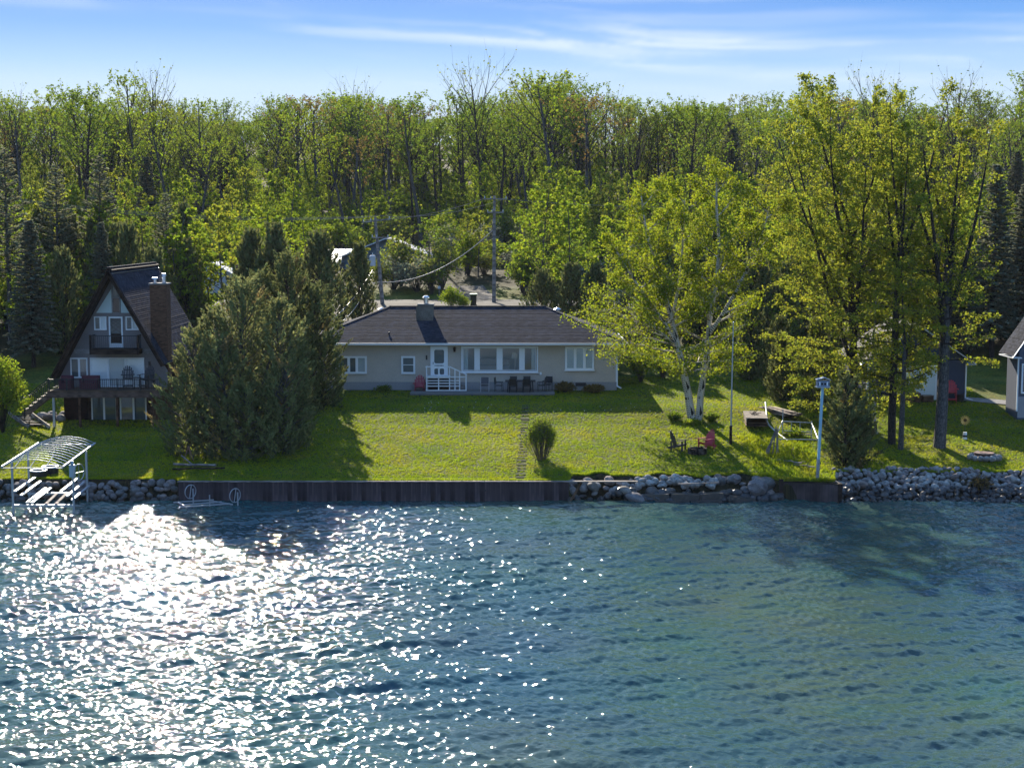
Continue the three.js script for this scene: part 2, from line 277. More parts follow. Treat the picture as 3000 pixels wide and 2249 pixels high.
// ================================================================ buildings
function part(name, geos, mat, root, parent = root) { const g = join(geos); metric(g); g.translate(-root.position.x, -root.position.y, -root.position.z); const m = new THREE.Mesh(g, mat); m.castShadow = m.receiveShadow = true; m.name = name; parent.add(m); return m; }
function lap(a0, a1, b0, b1, n, thick, seed = 1) {       // overlapping courses from edge a to edge b, each with its own lower lip
  const q = rng(seed), P = [], I = [], nrm = V().crossVectors(V().subVectors(a1, a0), V().subVectors(b0, a0)).normalize();
  for (let i = 0; i < n; i++) {
    const t0 = i / n, t1 = (i + 1) / n, th = thick * (.75 + .5 * q());
    const p0 = V().lerpVectors(a0, b0, t0), p1 = V().lerpVectors(a1, b1, t0), p2 = V().lerpVectors(a1, b1, t1), p3 = V().lerpVectors(a0, b0, t1);
    const l0 = p0.clone().addScaledVector(nrm, th), l1 = p1.clone().addScaledVector(nrm, th * (.8 + .4 * q())), k = P.length;
    for (const p of [l0, l1, p2, p3, p0, p1]) P.push([p.x, p.y, p.z]);
    I.push(k, k + 1, k + 2, k, k + 2, k + 3, k + 4, k + 5, k + 1, k + 4, k + 1, k);
  }
  return poly(P, I);
}
const clearGlass = M(1, 1, 1, .03, { transmission: .96, thickness: 0, ior: 1.5 });
// a framed window on a wall that faces +z: outer box x0..x1, y0..y1, panes [x0,x1,(y0,y1)], each dark or curtained
function windowUnit(root, x0, x1, y0, y1, z, fw, panes, o = {}) {
  const d = o.d || .07, g = [bx(x0, x1, y0, y0 + fw, z, z + d), bx(x0, x1, y1 - fw, y1, z, z + d), bx(x0, x0 + fw, y0 + fw, y1 - fw, z, z + d), bx(x1 - fw, x1, y0 + fw, y1 - fw, z, z + d)];
  const f = part('window', g, o.mat || mt.trim, root);
  if (o.sill) part('sill', [bx(x0 - .05, x1 + .05, y0 - .05, y0 - .002, z, z + d + .05)], o.mat || mt.trim, root, f);
  panes.forEach((p, i) => {
    const [a, b, c = y0 + fw, e = y1 - fw] = p;
    if (i) part('mullion', [bx(panes[i - 1][1], a, c, e, z, z + d - .006)], o.mat || mt.trim, root, f);
    const sf = .03; part('sash', [bx(a, b, c, c + sf, z + .01, z + d - .015), bx(a, b, e - sf, e, z + .01, z + d - .015), bx(a, a + sf, c + sf, e - sf, z + .01, z + d - .015), bx(b - sf, b, c + sf, e - sf, z + .01, z + d - .015)], o.sash || o.mat || mt.trim, root, f);
    const cur = p[4] !== undefined ? p[4] : o.curtain;
    if (p[6]) part('pane', [bx(a + sf, b - sf, c + sf, e - sf, z + .02, z + .026)], clearGlass, root, f);
    else if (cur) { part('pane', [bx(a + sf, b - sf, c + sf, e - sf, z + .036, z + .042)], clearGlass, root, f); part('curtain', [bx(a + sf, b - sf, c + sf, e - sf, z + .004, z + .012)], cur, root, f); }
    else part('pane', [bx(a + sf, b - sf, c + sf, e - sf, z + .008, z + .038)], mt.glass, root, f);
    if (p[5]) part('meeting_rail', [bx(a + sf, b - sf, p[5] - .02, p[5] + .02, z + .012, z + d - .01)], o.mat || mt.trim, root, f);
  });
  return f;
}
const curtainBlue = M(.34, .40, .40, .95), curtainPale = M(.66, .72, .72, .95), blindWarm = M(.16, .12, .10, .9);

// ---------------------------------------------------------------- the long ranch house
{
  const H = thing('ranch_house', 'long grey-sided ranch house with dark hipped roof and white picture window facing the lake', 'house', [-3.3, 3.4, -105.3]);
  const x0 = -13.6, x1 = 7.05, zf = -100, zb = -110.6, yb = 3.0, ys = 3.95, yt = 6.52;
  part('foundation', [bx(x0 + .03, x1 - .03, yb - 1, ys, zf - .02, zb + .02)], mt.foundation, H);
  const wx0 = -3.34, wx1 = 1.70, wy0 = 4.65, wy1 = 6.30, L = (a, b, y0, y1, n, sd) => lap(V(a, y0, zf - .028), V(b, y0, zf - .028), V(a, y1, zf - .028), V(b, y1, zf - .028), n, .022, sd);
  const w = part('siding', [extr([[x0, ys + .002], [x1, ys + .002], [x1, yt], [x0, yt]], .12, { holes: [[[wx0, wy0], [wx1, wy0], [wx1, wy1], [wx0, wy1]]] }).translate(0, 0, zf - .152), bx(x0, x0 + .12, ys + .002, yt, zf - .152, zb + .03), bx(x1 - .12, x1, ys + .002, yt, zf - .152, zb + .03), bx(x0 + .12, x1 - .12, ys + .002, yt, zb + .15, zb + .03), L(x0, wx0, ys, yt, 23, 3), L(wx1, x1, ys, yt, 23, 9), L(wx0, wx1, ys, wy0, 6, 5), L(wx0, wx1, wy1, yt, 2, 6), lap(V(x1, ys, zf - .03), V(x1, ys, zb), V(x1, yt, zf - .03), V(x1, yt, zb), 23, .022, 4)], mt.siding, H);
  // the living room behind the picture window
  const paint = M(.55, .52, .46, .9), zr = zf - 4.6; part('room_shell', [bx(-3.75, -3.7, 4.2, 6.46, zf - .155, zr), bx(2.1, 2.15, 4.2, 6.46, zf - .155, zr), bx(-3.75, 2.15, 4.2, 6.46, zr, zr - .05), bx(-3.75, 2.15, 6.46, 6.495, zf - .155, zr)], paint, H);
  part('room_floor', [bx(-3.75, 2.15, 4.15, 4.2, zf - .155, zr)], mt.woodBrown, H); part('sofa', [bx(-2.3, -.2, 4.2, 4.95, -101.2, -101.9), bx(-2.3, -.2, 4.95, 5.35, -101.75, -101.95)], M(.30, .26, .22, .9), H);
  part('floor_lamp', [rod(V(.2, 4.2, -101.0), V(.2, 5.5, -101.0), .03), rod(V(.2, 5.45, -101.0), V(.2, 5.85, -101.0), .26, .18, 14)], M(.5, .46, .38, .8), H);
  part('drape', [bx(-3.25, -2.95, 4.68, 6.28, zf - .2, zf - .24)], curtainBlue, H); part('drape', [bx(1.3, 1.62, 4.68, 6.28, zf - .2, zf - .24)], curtainBlue, H);
  part('corner_board', [bx(x1 - .10, x1 + .03, ys, yt, zf + .01, zf - .1)], mt.trim, H);
  part('corner_board', [bx(x0 - .02, x0 + .10, ys, yt, zf + .01, zf - .1)], mt.trim, H);
  // hipped roof
  const e0 = V(-14.15, 6.62, -99.4), e1 = V(7.6, 6.62, -99.4), f0 = V(-14.15, 6.62, -111.2), f1 = V(7.6, 6.62, -111.2), r0 = V(-8.55, 8.72, -105.3), r1 = V(2.3, 8.72, -105.3);
  const rf = part('roof', [lap(e0, e1, r0, r1, 42, .016, 5), lap(e1, f1, r1, r1.clone().add(V(0, 0, -.01)), 42, .016, 6), lap(f1, f0, r1, r0, 42, .016, 7), lap(f0, e0, r0.clone().add(V(0, 0, -.01)), r0, 42, .016, 8)], mt.roof, H);
  part('ridge_cap', [beam(r0.clone().add(V(-.05, .03, 0)), r1.clone().add(V(.05, .03, 0)), .26, .035), beam(V(7.6, 6.64, -99.4), r1.clone().add(V(0, .02, 0)), .2, .03), beam(V(7.6, 6.64, -111.2), r1.clone().add(V(0, .02, 0)), .2, .03), beam(V(-14.15, 6.64, -99.4), r0.clone().add(V(0, .02, 0)), .2, .03)], mt.roof, H, rf);
  part('soffit', [bx(-14.1, 7.55, 6.5, 6.52, -99.45, -111.15)], mt.fascia, H);
  part('gutter', [bx(-14.17, 7.62, 6.47, 6.605, -99.28, -99.4), bx(7.6, 7.72, 6.47, 6.605, -99.4, -111.2)], mt.fascia, H);
  part('downspout', [bx(7.0, 7.08, 3.65, 6.46, -99.88, -99.96), beam(V(7.04, 6.46, -99.9), V(7.1, 6.5, -99.45), .07), beam(V(7.04, 3.68, -99.92), V(7.3, 3.55, -99.75), .07)], mt.trim, H);
  // chimney: stuccoed block with a crown and a metal flue cap
  const ch = part('chimney', [bx(-6.44, -5.42, 7.2, 8.92, -102.9, -103.9)], mt.stucco, H);
  part('crown', [bx(-6.5, -5.36, 8.922, 9.02, -102.84, -103.96)], mt.concrete, H, ch);
  part('side_pilaster', [bx(-6.58, -6.442, 7.1, 8.9, -102.98, -103.8)], mt.stucco, H, ch);
  part('flue', [rod(V(-5.92, 9.02, -103.4), V(-5.92, 9.36, -103.4), .16, .16, 14), rod(V(-5.92, 9.37, -103.4), V(-5.92, 9.41, -103.4), .25, .25, 16), rod(V(-5.92, 9.46, -103.4), V(-5.92, 9.56, -103.4), .25, .12, 16), rod(V(-5.92, 9.4, -103.4), V(-5.92, 9.47, -103.4), .14, .14, 10)], mt.metal, H, ch);
  part('vent_pipe', [rod(V(-8.27, 6.6, -100.7), V(-8.27, 7.2, -100.7), .055, .055, 10), rod(V(-8.27, 7.2, -100.7), V(-8.27, 7.26, -100.7), .09, .05, 10)], mt.darkIron, H);
  for (const x of [-9.2, 3.2]) part('roof_vent', [rod(V(x, 8.28, -105.6), V(x, 8.5, -105.6), .17, .17, 12), rod(V(x, 8.5, -105.6), V(x, 8.62, -105.6), .27, .08, 14)], mt.alu, H);
  // windows
  const z = zf + .012;
  windowUnit(H, -11.6, -9.71, 4.5, 5.69, z, .1, [[-11.5, -10.98, 4.6, 5.59], [-10.86, -10.44, 4.6, 5.59], [-10.33, -9.81, 4.6, 5.59, curtainBlue]]);
  windowUnit(H, -7.41, -6.47, 4.49, 5.69, z, .1, [[-7.31, -6.57, 4.59, 5.59, null, 5.1]]);
  windowUnit(H, -3.39, 1.75, 4.6, 6.35, z, .1, [[-3.26, -2.49, 4.74, 6.24, null, 0, 1], [-2.18, -1.0, 4.74, 6.24, null, 0, 1], [-.66, .51, 4.74, 6.24, null, 0, 1], [.82, 1.6, 4.74, 6.24, null, 0, 1]], { sill: true });
  windowUnit(H, 3.55, 5.5, 4.75, 6.33, z, .1, [[3.65, 4.16, 4.85, 6.23, curtainBlue], [4.28, 4.78, 4.85, 6.23, curtainBlue], [4.9, 5.4, 4.85, 6.23, curtainBlue]], { sill: true });
  // storm door: white frame, oval-cornered upper glass, spindle strip, two lower lights
  const oval = (xa, xb, ya, yb2, r) => { const p = []; for (const [cx, cy, a] of [[xb - r, yb2 - r, 0], [xa + r, yb2 - r, 1], [xa + r, ya + r, 2], [xb - r, ya + r, 3]]) for (let k = 0; k <= 4; k++) { const t = (a + k / 4) * Math.PI / 2; p.push([cx + r * Math.cos(t), cy + r * Math.sin(t)]); } return p; };
  const jamb = part('door', [bx(-5.45, -5.33, 4.31, 6.35, z, z + .08), bx(-4.41, -4.29, 4.31, 6.35, z, z + .08), bx(-5.33, -4.41, 6.24, 6.35, z, z + .08)], mt.trim, H);
  const leaf = extr([[-5.33, 4.36], [-4.41, 4.36], [-4.41, 6.24], [-5.33, 6.24]], .045, { holes: [oval(-5.2, -4.54, 5.2, 6.12, .12), oval(-5.2, -4.9, 4.45, 4.86, .09), oval(-4.84, -4.54, 4.45, 4.86, .09), [[-5.18, 4.98], [-4.56, 4.98], [-4.56, 5.1], [-5.18, 5.1]]] });
  leaf.translate(0, 0, z + .01); part('door_leaf', [leaf, ...[0, 1, 2, 3, 4, 5, 6].map((k) => bx(-5.13 + k * .09, -5.105 + k * .09, 4.98, 5.1, z + .015, z + .045))], mt.trim, H, jamb);
  part('pane', [bx(-5.25, -4.49, 4.42, 6.16, z - .004, z + .008)], mt.glass, H, jamb);
  part('handle', [box(.03, .16, .05, -5.27, 5.22, z + .075)], mt.darkIron, H, jamb);
  part('wall_lamp', [rod(V(-3.84, 5.98, z + .1), V(-3.84, 6.24, z + .1), .06, .09, 8), box(.06, .08, .12, -3.84, 6.2, z + .05), rod(V(-3.84, 6.24, z + .1), V(-3.84, 6.32, z + .1), .1, .02, 8)], mt.woodDark, H);
  part('wall_thermometer', [box(.1, .3, .04, -5.71, 5.6, z + .03)], mt.darkIron, H);
  part('outlet_cover', [box(.14, .18, .05, 1.92, 4.52, z + .03)], mt.trim, H);
  part('crawl_vent', [bx(4.25, 4.95, 3.68, 3.9, zf - .01, zf + .015)], mt.darkIron, H);
}
// white porch landing with its railing and steps
{
  const S = thing('porch_steps', 'white timber porch landing with sloped railing and slatted front at the ranch house door', 'porch', [-4.35, 3.4, -99.2]);
  const zf = -98.7, zb = -99.96;
  part('landing', [bx(-5.66, -4.12, 4.32, 4.4, zf - .02, zb)], mt.whitePaint, S);
  for (const [i, y] of [[0, 4.15], [1, 3.95], [2, 3.75]].values()) part('step', [bx(-4.1 + i * .34, -3.72 + i * .34, y - .05, y, zf - .1, zb + .1)], mt.woodGrey, S);
  part('skirt', [bx(-5.6, -4.16, 3.45, 4.3, zb + .2, zb + .25)], mt.woodDark, S);
  const post = [[-5.64, 5.06], [-4.85, 5.06], [-4.13, 5.08], [-3.77, 4.9], [-3.46, 4.76], [-3.04, 4.58]];
  for (const [x, y] of post) part('rail_post', [bx(x - .035, x + .035, 3.5, y, zf, zf + .07)], mt.whitePaint, S);
  part('top_rail', [bx(-5.72, -4.1, 5.065, 5.13, zf - .03, zf + .1), beam(V(-4.12, 5.1, zf + .035), V(-2.98, 4.57, zf + .035), .13, .06)], mt.whitePaint, S);
  part('landing_rail', [bx(-5.6, -3.1, 4.40, 4.46, zf + .072, zf + .1)], mt.whitePaint, S);
  for (const y of [4.17, 4.0, 3.81]) part('front_slat', [bx(-5.6, -3.42, y - .032, y + .032, zf - .035, zf - .003)], mt.whitePaint, S);
  part('bottom_rail', [bx(-5.7, -3.0, 3.5, 3.57, zf + .072, zf + .11)], mt.whitePaint, S);
  part('side_rail', [bx(-5.7, -5.63, 5.0, 5.06, zf - .02, zb + .1), bx(-5.7, -5.63, 4.42, 4.47, zf - .02, zb + .1)], mt.whitePaint, S);
}

// ---------------------------------------------------------------- the A-frame
{
  const A = thing('a_frame_house', 'tall brown A-frame cottage with steep dark roof, balcony and brick chimney on the left shore', 'house', [-25, 2.1, -99]);
  const ax = -24.97, ay = 11.78, k = .556, zF = -93, zB = -105.4, zw = -94, th = .28;
  const rx = (y) => (ay - y) * k;                       // half width of the roof at height y
  const yl = 5.0, yr = 5.75;
  // roof planes with thickness
  const L0 = V(ax - rx(yl), yl, zF), L1 = V(ax - rx(yl), yl, zB), Rr0 = V(ax + rx(yr), yr, zF), Rr1 = V(ax + rx(yr), yr, zB), T0 = V(ax, ay, zF), T1 = V(ax, ay, zB);
  const slab = (a, b, s) => { const n = V(s * 1, k, 0).normalize().multiplyScalar(-th), p = [T0, T1, b, a].flatMap((v) => [[v.x, v.y, v.z], [v.x + n.x, v.y + n.y, v.z]]); return poly(p, [1, 3, 5, 1, 5, 7, 0, 1, 7, 0, 7, 6, 6, 7, 5, 6, 5, 4, 4, 5, 3, 4, 3, 2, 2, 3, 1, 2, 1, 0]); };
  const rf = part('roof', [lap(Rr0, Rr1, T0, T1, 52, .014, 11), lap(L1, L0, T1, T0, 52, .014, 12)], mt.roof, A);
  part('soffit', [slab(L0, L1, -1), slab(Rr0, Rr1, 1)], mt.woodDark, A, rf);
  part('rake_board', [beam(V(ax - .03, ay - .16, zF + .03), V(ax - rx(yl) + .06, yl + .03, zF + .03), .05, .34, V(0, 0, 1)), beam(V(ax + .03, ay - .16, zF + .03), V(ax + rx(yr) - .06, yr + .03, zF + .03), .05, .34, V(0, 0, 1))], mt.woodDark, A, rf);
  part('ridge_cap', [beam(V(ax, ay + .02, zF), V(ax, ay + .02, zB), .24, .05)], mt.roof, A, rf);
  part('ridge_flashing', [beam(V(ax + .24, ay - .36, zF + .02), V(ax + .24, ay - .36, zB), .05, .025)], mt.alu, A, rf);
  // gable wall, brown board siding; lower storey set in
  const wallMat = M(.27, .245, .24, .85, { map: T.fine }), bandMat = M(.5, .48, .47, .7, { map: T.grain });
  const gy = ay - .55, hb = rx(4.3) - .35;
  part('gable_wall', [extr([[ax - rx(4.85) + .34, 4.25], [ax + rx(5.3) - .34, 4.25], [ax + rx(5.3) - .34, 5.3], [ax, gy], [ax - rx(4.85) + .34, 4.85]], .15).translate(0, 0, zw - .15)], wallMat, A);
  part('rear_wall', [extr([[ax - rx(4.85) + .34, 2.5], [ax + rx(5.3) - .34, 2.5], [ax + rx(5.3) - .34, 5.3], [ax, gy], [ax - rx(4.85) + .34, 4.85]], .15).translate(0, 0, zB + .8)], wallMat, A);
  part('band_board', [bx(ax - rx(6.5) + .38, ax + rx(6.5) - .38, 6.37, 6.66, zw + .002, zw + .03)], bandMat, A);
  part('ledge', [bx(-26.22, -23.72, 8.74, 8.9, zw + .002, zw + .05)], wallMat, A);
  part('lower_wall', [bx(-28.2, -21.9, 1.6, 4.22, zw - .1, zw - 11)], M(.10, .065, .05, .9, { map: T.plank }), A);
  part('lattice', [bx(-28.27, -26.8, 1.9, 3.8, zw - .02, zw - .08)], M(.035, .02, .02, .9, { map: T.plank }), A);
  // top glazing: triangles with pale shades and a tall middle light
  const tri = (p) => extr(p, .02).translate(0, 0, zw + .012);
  const tg = part('window', [bx(-25.06, -24.99, 8.92, 10.95, zw + .002, zw + .06), bx(-24.59, -24.52, 8.92, 10.4, zw + .002, zw + .06), bx(-24.99, -24.59, 9.86, 9.93, zw + .002, zw + .06), bx(-24.99, -24.59, 8.92, 8.97, zw + .002, zw + .06)], bandMat, A);
  part('pane', [tri([[-26.05, 8.93], [-25.08, 8.93], [-25.08, 10.42]])], M(.50, .62, .62, .3), A, tg);
  part('pane', [tri([[-24.5, 8.93], [-23.72, 8.93], [-24.5, 10.15]])], M(.50, .62, .62, .3), A, tg);
  part('pane', [bx(-24.98, -24.6, 8.98, 9.85, zw + .004, zw + .03)], M(.10, .06, .05, .15), A, tg);
  part('pane', [tri([[-24.98, 9.94], [-24.6, 9.94], [-24.6, 10.25], [-24.98, 10.85]])], mt.glass, A, tg);
  const blind = M(.52, .60, .62, .9);
  windowUnit(A, -26.2, -25.42, 7.85, 8.71, zw + .004, .045, [[-26.15, -25.83, 7.9, 8.66], [-25.79, -25.47, 7.9, 8.66, blind]]);
  windowUnit(A, -24.22, -23.41, 7.85, 8.71, zw + .004, .045, [[-24.17, -23.83, 7.9, 8.66], [-23.79, -23.46, 7.9, 8.66, blind]]);
  windowUnit(A, -27.77, -26.69, 4.84, 6.11, zw + .004, .05, [[-27.72, -27.26, 4.89, 6.06], [-27.2, -26.74, 4.89, 6.06, blindWarm]]);
  const sl = windowUnit(A, -26.53, -23.12, 4.27, 6.12, zw + .004, .05, [[-26.48, -25.42, 4.3, 6.07, curtainPale], [-25.36, -24.32, 4.3, 6.07, curtainBlue], [-24.27, -23.17, 4.3, 6.07, curtainPale]]);
  windowUnit(A, -26.55, -24.94, 2.02, 3.75, zw - .08, .05, [[-26.5, -25.78, 2.07, 3.7], [-25.72, -24.99, 2.07, 3.7]]);
  windowUnit(A, -24.75, -23.07, 2.02, 3.75, zw - .08, .05, [[-24.7, -23.92, 2.07, 3.7, blindWarm], [-23.86, -23.12, 2.07, 3.7]]);
  // balcony door with a diamond lattice
  const dj = part('door', [bx(-25.28, -25.19, 6.72, 8.7, zw + .002, zw + .07), bx(-24.5, -24.41, 6.72, 8.7, zw + .002, zw + .07), bx(-25.19, -24.5, 8.6, 8.7, zw + .002, zw + .07), bx(-25.19, -24.5, 6.72, 7.02, zw + .004, zw + .05)], mt.trim, A);
  part('pane', [bx(-25.19, -24.5, 7.02, 8.6, zw + .004, zw + .03)], mt.glass, A, dj);
  for (let i = 0; i < 4; i++) for (const s of [-1, 1]) { const y = 7.76 + i * .26; const a = V(s < 0 ? -25.19 : -24.5, y - .12, zw + .045), b = V(s < 0 ? -24.5 : -25.19, y + .4 > 8.6 ? 8.6 : y + .42, zw + .045 + s * .004); part('lattice_bar', [beam(a, b, .03, .014, V(0, 0, 1))], mt.darkIron, A, dj); }
  part('kick_panel', [bx(-25.18, -24.51, 7.05, 7.62, zw + .032, zw + .045)], mt.woodDark, A, dj);
  // balcony
  const bal = part('balcony', [bx(-26.22, -23.22, 6.42, 6.72, zw + .04, zw + 1.1)], mt.woodDark, A);
  part('balcony_rail', [bx(-26.2, -23.24, 7.54, 7.59, zw + 1.02, zw + 1.07), bx(-26.2, -26.15, 7.54, 7.59, zw + .05, zw + 1.02), bx(-23.29, -23.24, 7.54, 7.59, zw + .05, zw + 1.02), bx(-26.2, -23.24, 6.8, 6.84, zw + 1.03, zw + 1.06)], mt.darkIron, A, bal);
  const balus = []; for (let x = -26.1; x < -23.3; x += .125) balus.push(bx(x - .011, x + .011, 6.84, 7.54, zw + 1.035, zw + 1.057)); for (const x of [-26.18, -23.27]) for (let z = .12; z < 1.0; z += .125) balus.push(bx(x - .011, x + .011, 6.72, 7.54, zw + z, zw + z + .022));
  const bb = part('balusters', balus, mt.darkIron, A, bal); bb.userData = { kind: 'stuff' };
  for (const x of [-26.2, -23.24]) part('corner_post', [bx(x - .05, x + .05, 6.4, 7.62, zw + 1.0, zw + 1.1)], mt.woodDark, A, bal);
  // deck on posts, with an iron railing and stairs down to the left
  const dk = part('deck', [bx(-28.55, -21.6, 4.2, 4.26, zw + .01, -91.75)], mt.woodBrown, A);
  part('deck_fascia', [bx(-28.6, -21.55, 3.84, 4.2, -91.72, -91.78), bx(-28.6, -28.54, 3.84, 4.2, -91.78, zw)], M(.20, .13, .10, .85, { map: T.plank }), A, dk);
  for (const x of [-28.25, -26.66, -24.35, -22.2]) part('deck_post', [bx(x - .07, x + .07, 1.7, 3.84, -91.8, -91.94)], x < -27 ? mt.galv : M(.17, .09, .055, .85, { map: T.plank }), A, dk);
  part('deck_rail', [bx(-28.55, -21.6, 4.94, 4.99, -91.8, -91.85), bx(-28.55, -21.6, 4.34, 4.37, -91.8, -91.83), bx(-28.57, -28.52, 4.94, 4.99, -92.9, -93.9), bx(-28.57, -28.52, 4.34, 4.37, -92.9, -93.9)], mt.darkIron, A, dk);
  const db = []; for (let x = -28.45; x < -21.6; x += .125) db.push(bx(x - .011, x + .011, 4.37, 4.94, -91.81, -91.832)); for (let z = -93.0; z > -93.9; z -= .125) db.push(bx(-28.555, -28.533, 4.37, 4.94, z, z - .022));
  const dbm = part('deck_balusters', db, mt.darkIron, A, dk); dbm.userData = { kind: 'stuff' };
  for (const x of [-28.5, -27.4, -24.3, -22.9]) part('rail_post', [bx(x - .03, x + .03, 4.2, 5.02, -91.79, -91.85)], mt.darkIron, A, dk);
  for (let i = 0; i < 6; i++) { const x = -28.7 - i * .27, y = 4.1 - i * .2; part('stair_tread', [bx(x - .16, x + .14, y - .04, y, -92.0, -92.85)], mt.woodPale, A, dk); }
  part('stair_stringer', [beam(V(-28.55, 3.98, -91.96), V(-30.2, 2.72, -91.96), .05, .26), beam(V(-28.55, 3.98, -92.9), V(-30.2, 2.72, -92.9), .05, .26)], M(.34, .24, .19, .85, { map: T.plank }), A, dk);
  const sb = []; for (let i = 0; i < 13; i++) { const x = -28.62 - i * .118, y = 4.02 - i * .089; for (const z of [-91.92, -92.94]) sb.push(bx(x - .011, x + .011, y, y + .84, z, z - .022)); }
  const sbm = part('stair_balusters', sb, mt.darkIron, A, dk); sbm.userData = { kind: 'stuff' };
  for (const z of [-91.93, -92.95]) part('stair_rail', [beam(V(-28.55, 4.98, z), V(-30.1, 3.8, z), .05), bx(-30.13, -30.06, 2.5, 3.86, z + .03, z - .04)], mt.darkIron, A, dk);
  // brick chimney with two metal flues, standing outside the right eave
  const ch = part('chimney', [bx(-22.73, -21.68, 1.5, 10.68, -94.25, -95.3)], mt.brick, A);
  part('crown', [bx(-22.79, -21.62, 10.684, 10.78, -94.19, -95.36)], mt.concrete, A, ch);
  part('flue', [rod(V(-22.5, 10.78, -94.7), V(-22.5, 11.02, -94.7), .12, .12, 12), rod(V(-22.5, 11.03, -94.7), V(-22.5, 11.12, -94.7), .2, .17, 14)], mt.alu, A, ch);
  part('flue', [rod(V(-22.0, 10.78, -95.0), V(-22.0, 11.16, -95.0), .13, .13, 12), rod(V(-22.0, 11.17, -95.0), V(-22.0, 11.38, -95.0), .16, .14, 14)], mt.alu, A, ch);
  part('brick_pier', [bx(-22.75, -21.95, 1.5, 4.18, zw + .02, zw - .2)], mt.brick, A);
  part('wall_lamp', [box(.1, .28, .12, -22.8, 5.75, zw + .06)], mt.darkIron, A);
  for (let i = 0; i < 5; i++) part('step_flashing', [box(.12, .14, .16, -22.6 + i * .16, 6.95 - i * .29 + .1, -94.16, 0, 0, .5)], mt.trim, A);
}

// ---------------------------------------------------------------- the dark blue garage behind the right-hand trees
{
  const G = thing('garage', 'dark blue garage with white eaves and pale door behind the tall right-hand trees', 'garage', [26.3, 3.1, -100.5]);
  const navy = M(.055, .07, .105, .7), x0 = 23.1, x1 = 29.45, zf = -97, zb = -104, yt = 5.75, ap = 8.05, xm = 26.28;
  part('wall', [bx(x0, x1, 2.4, yt, zf, zb), lap(V(x0, 3.05, zf), V(x1, 3.05, zf), V(x0, yt, zf), V(x1, yt, zf), 22, .018, 21), lap(V(x1, 3.05, zf), V(x1, 3.05, zb), V(x1, yt, zf), V(x1, yt, zb), 22, .018, 22)], navy, G);
  part('gable', [extr([[x0, yt], [x1, yt], [xm, ap - .12]], .1).translate(0, 0, zf - .1)], navy, G);
  const rl = [V(x0 - .55, 5.55, zf + .45), V(x0 - .55, 5.55, zb - .3)], rrr = [V(x1 + .55, 5.55, zf + .45), V(x1 + .55, 5.55, zb - .3)], t0 = V(xm, ap, zf + .45), t1 = V(xm, ap, zb - .3);
  const rf = part('roof', [lap(rrr[0], rrr[1], t0, t1, 26, .014, 23), lap(rl[1], rl[0], t1, t0, 26, .014, 24)], M(.16, .15, .145, .85, { map: T.shingle }), G);
  part('rake_board', [beam(V(xm, ap - .1, zf + .47), V(x1 + .58, 5.42, zf + .47), .04, .2, V(0, 0, 1)), beam(V(xm, ap - .1, zf + .47), V(x0 - .58, 5.42, zf + .47), .04, .2, V(0, 0, 1))], mt.trim, G, rf);
  part('soffit', [beam(V(xm + .1, ap - .2, zf + .22), V(x1 + .55, 5.46, zf + .22), .44, .02, V(0, 1, 0)), beam(V(xm - .1, ap - .2, zf + .22), V(x0 - .55, 5.46, zf + .22), .44, .02, V(0, 1, 0)), bx(x1, x1 + .55, 5.4, 5.43, zf + .4, zb)], mt.trim, G, rf);
  const d = part('door', [bx(25.0, 27.5, 3.1, 5.25, zf + .002, zf + .05)], M(.62, .70, .70, .6), G);
  for (let i = 1; i < 4; i++) part('panel_joint', [bx(25.0, 27.5, 3.1 + i * .54, 3.115 + i * .54, zf + .052, zf + .058)], mt.fascia, G, d);
  part('door_trim', [bx(24.9, 25.0, 3.1, 5.35, zf + .002, zf + .07), bx(27.5, 27.6, 3.1, 5.35, zf + .002, zf + .07), bx(25.0, 27.5, 5.25, 5.35, zf + .002, zf + .07)], mt.trim, G, d);
  part('downspout', [bx(x1 - .02, x1 + .06, 3.2, 5.42, zf + .03, zf + .1), beam(V(x1 + .02, 3.24, zf + .08), V(x1 + .45, 3.1, zf + .3), .07)], mt.trim, G);
  part('corner_board', [bx(x0 - .03, x0 + .1, 3.05, yt, zf + .025, zf - .08)], mt.trim, G);
}
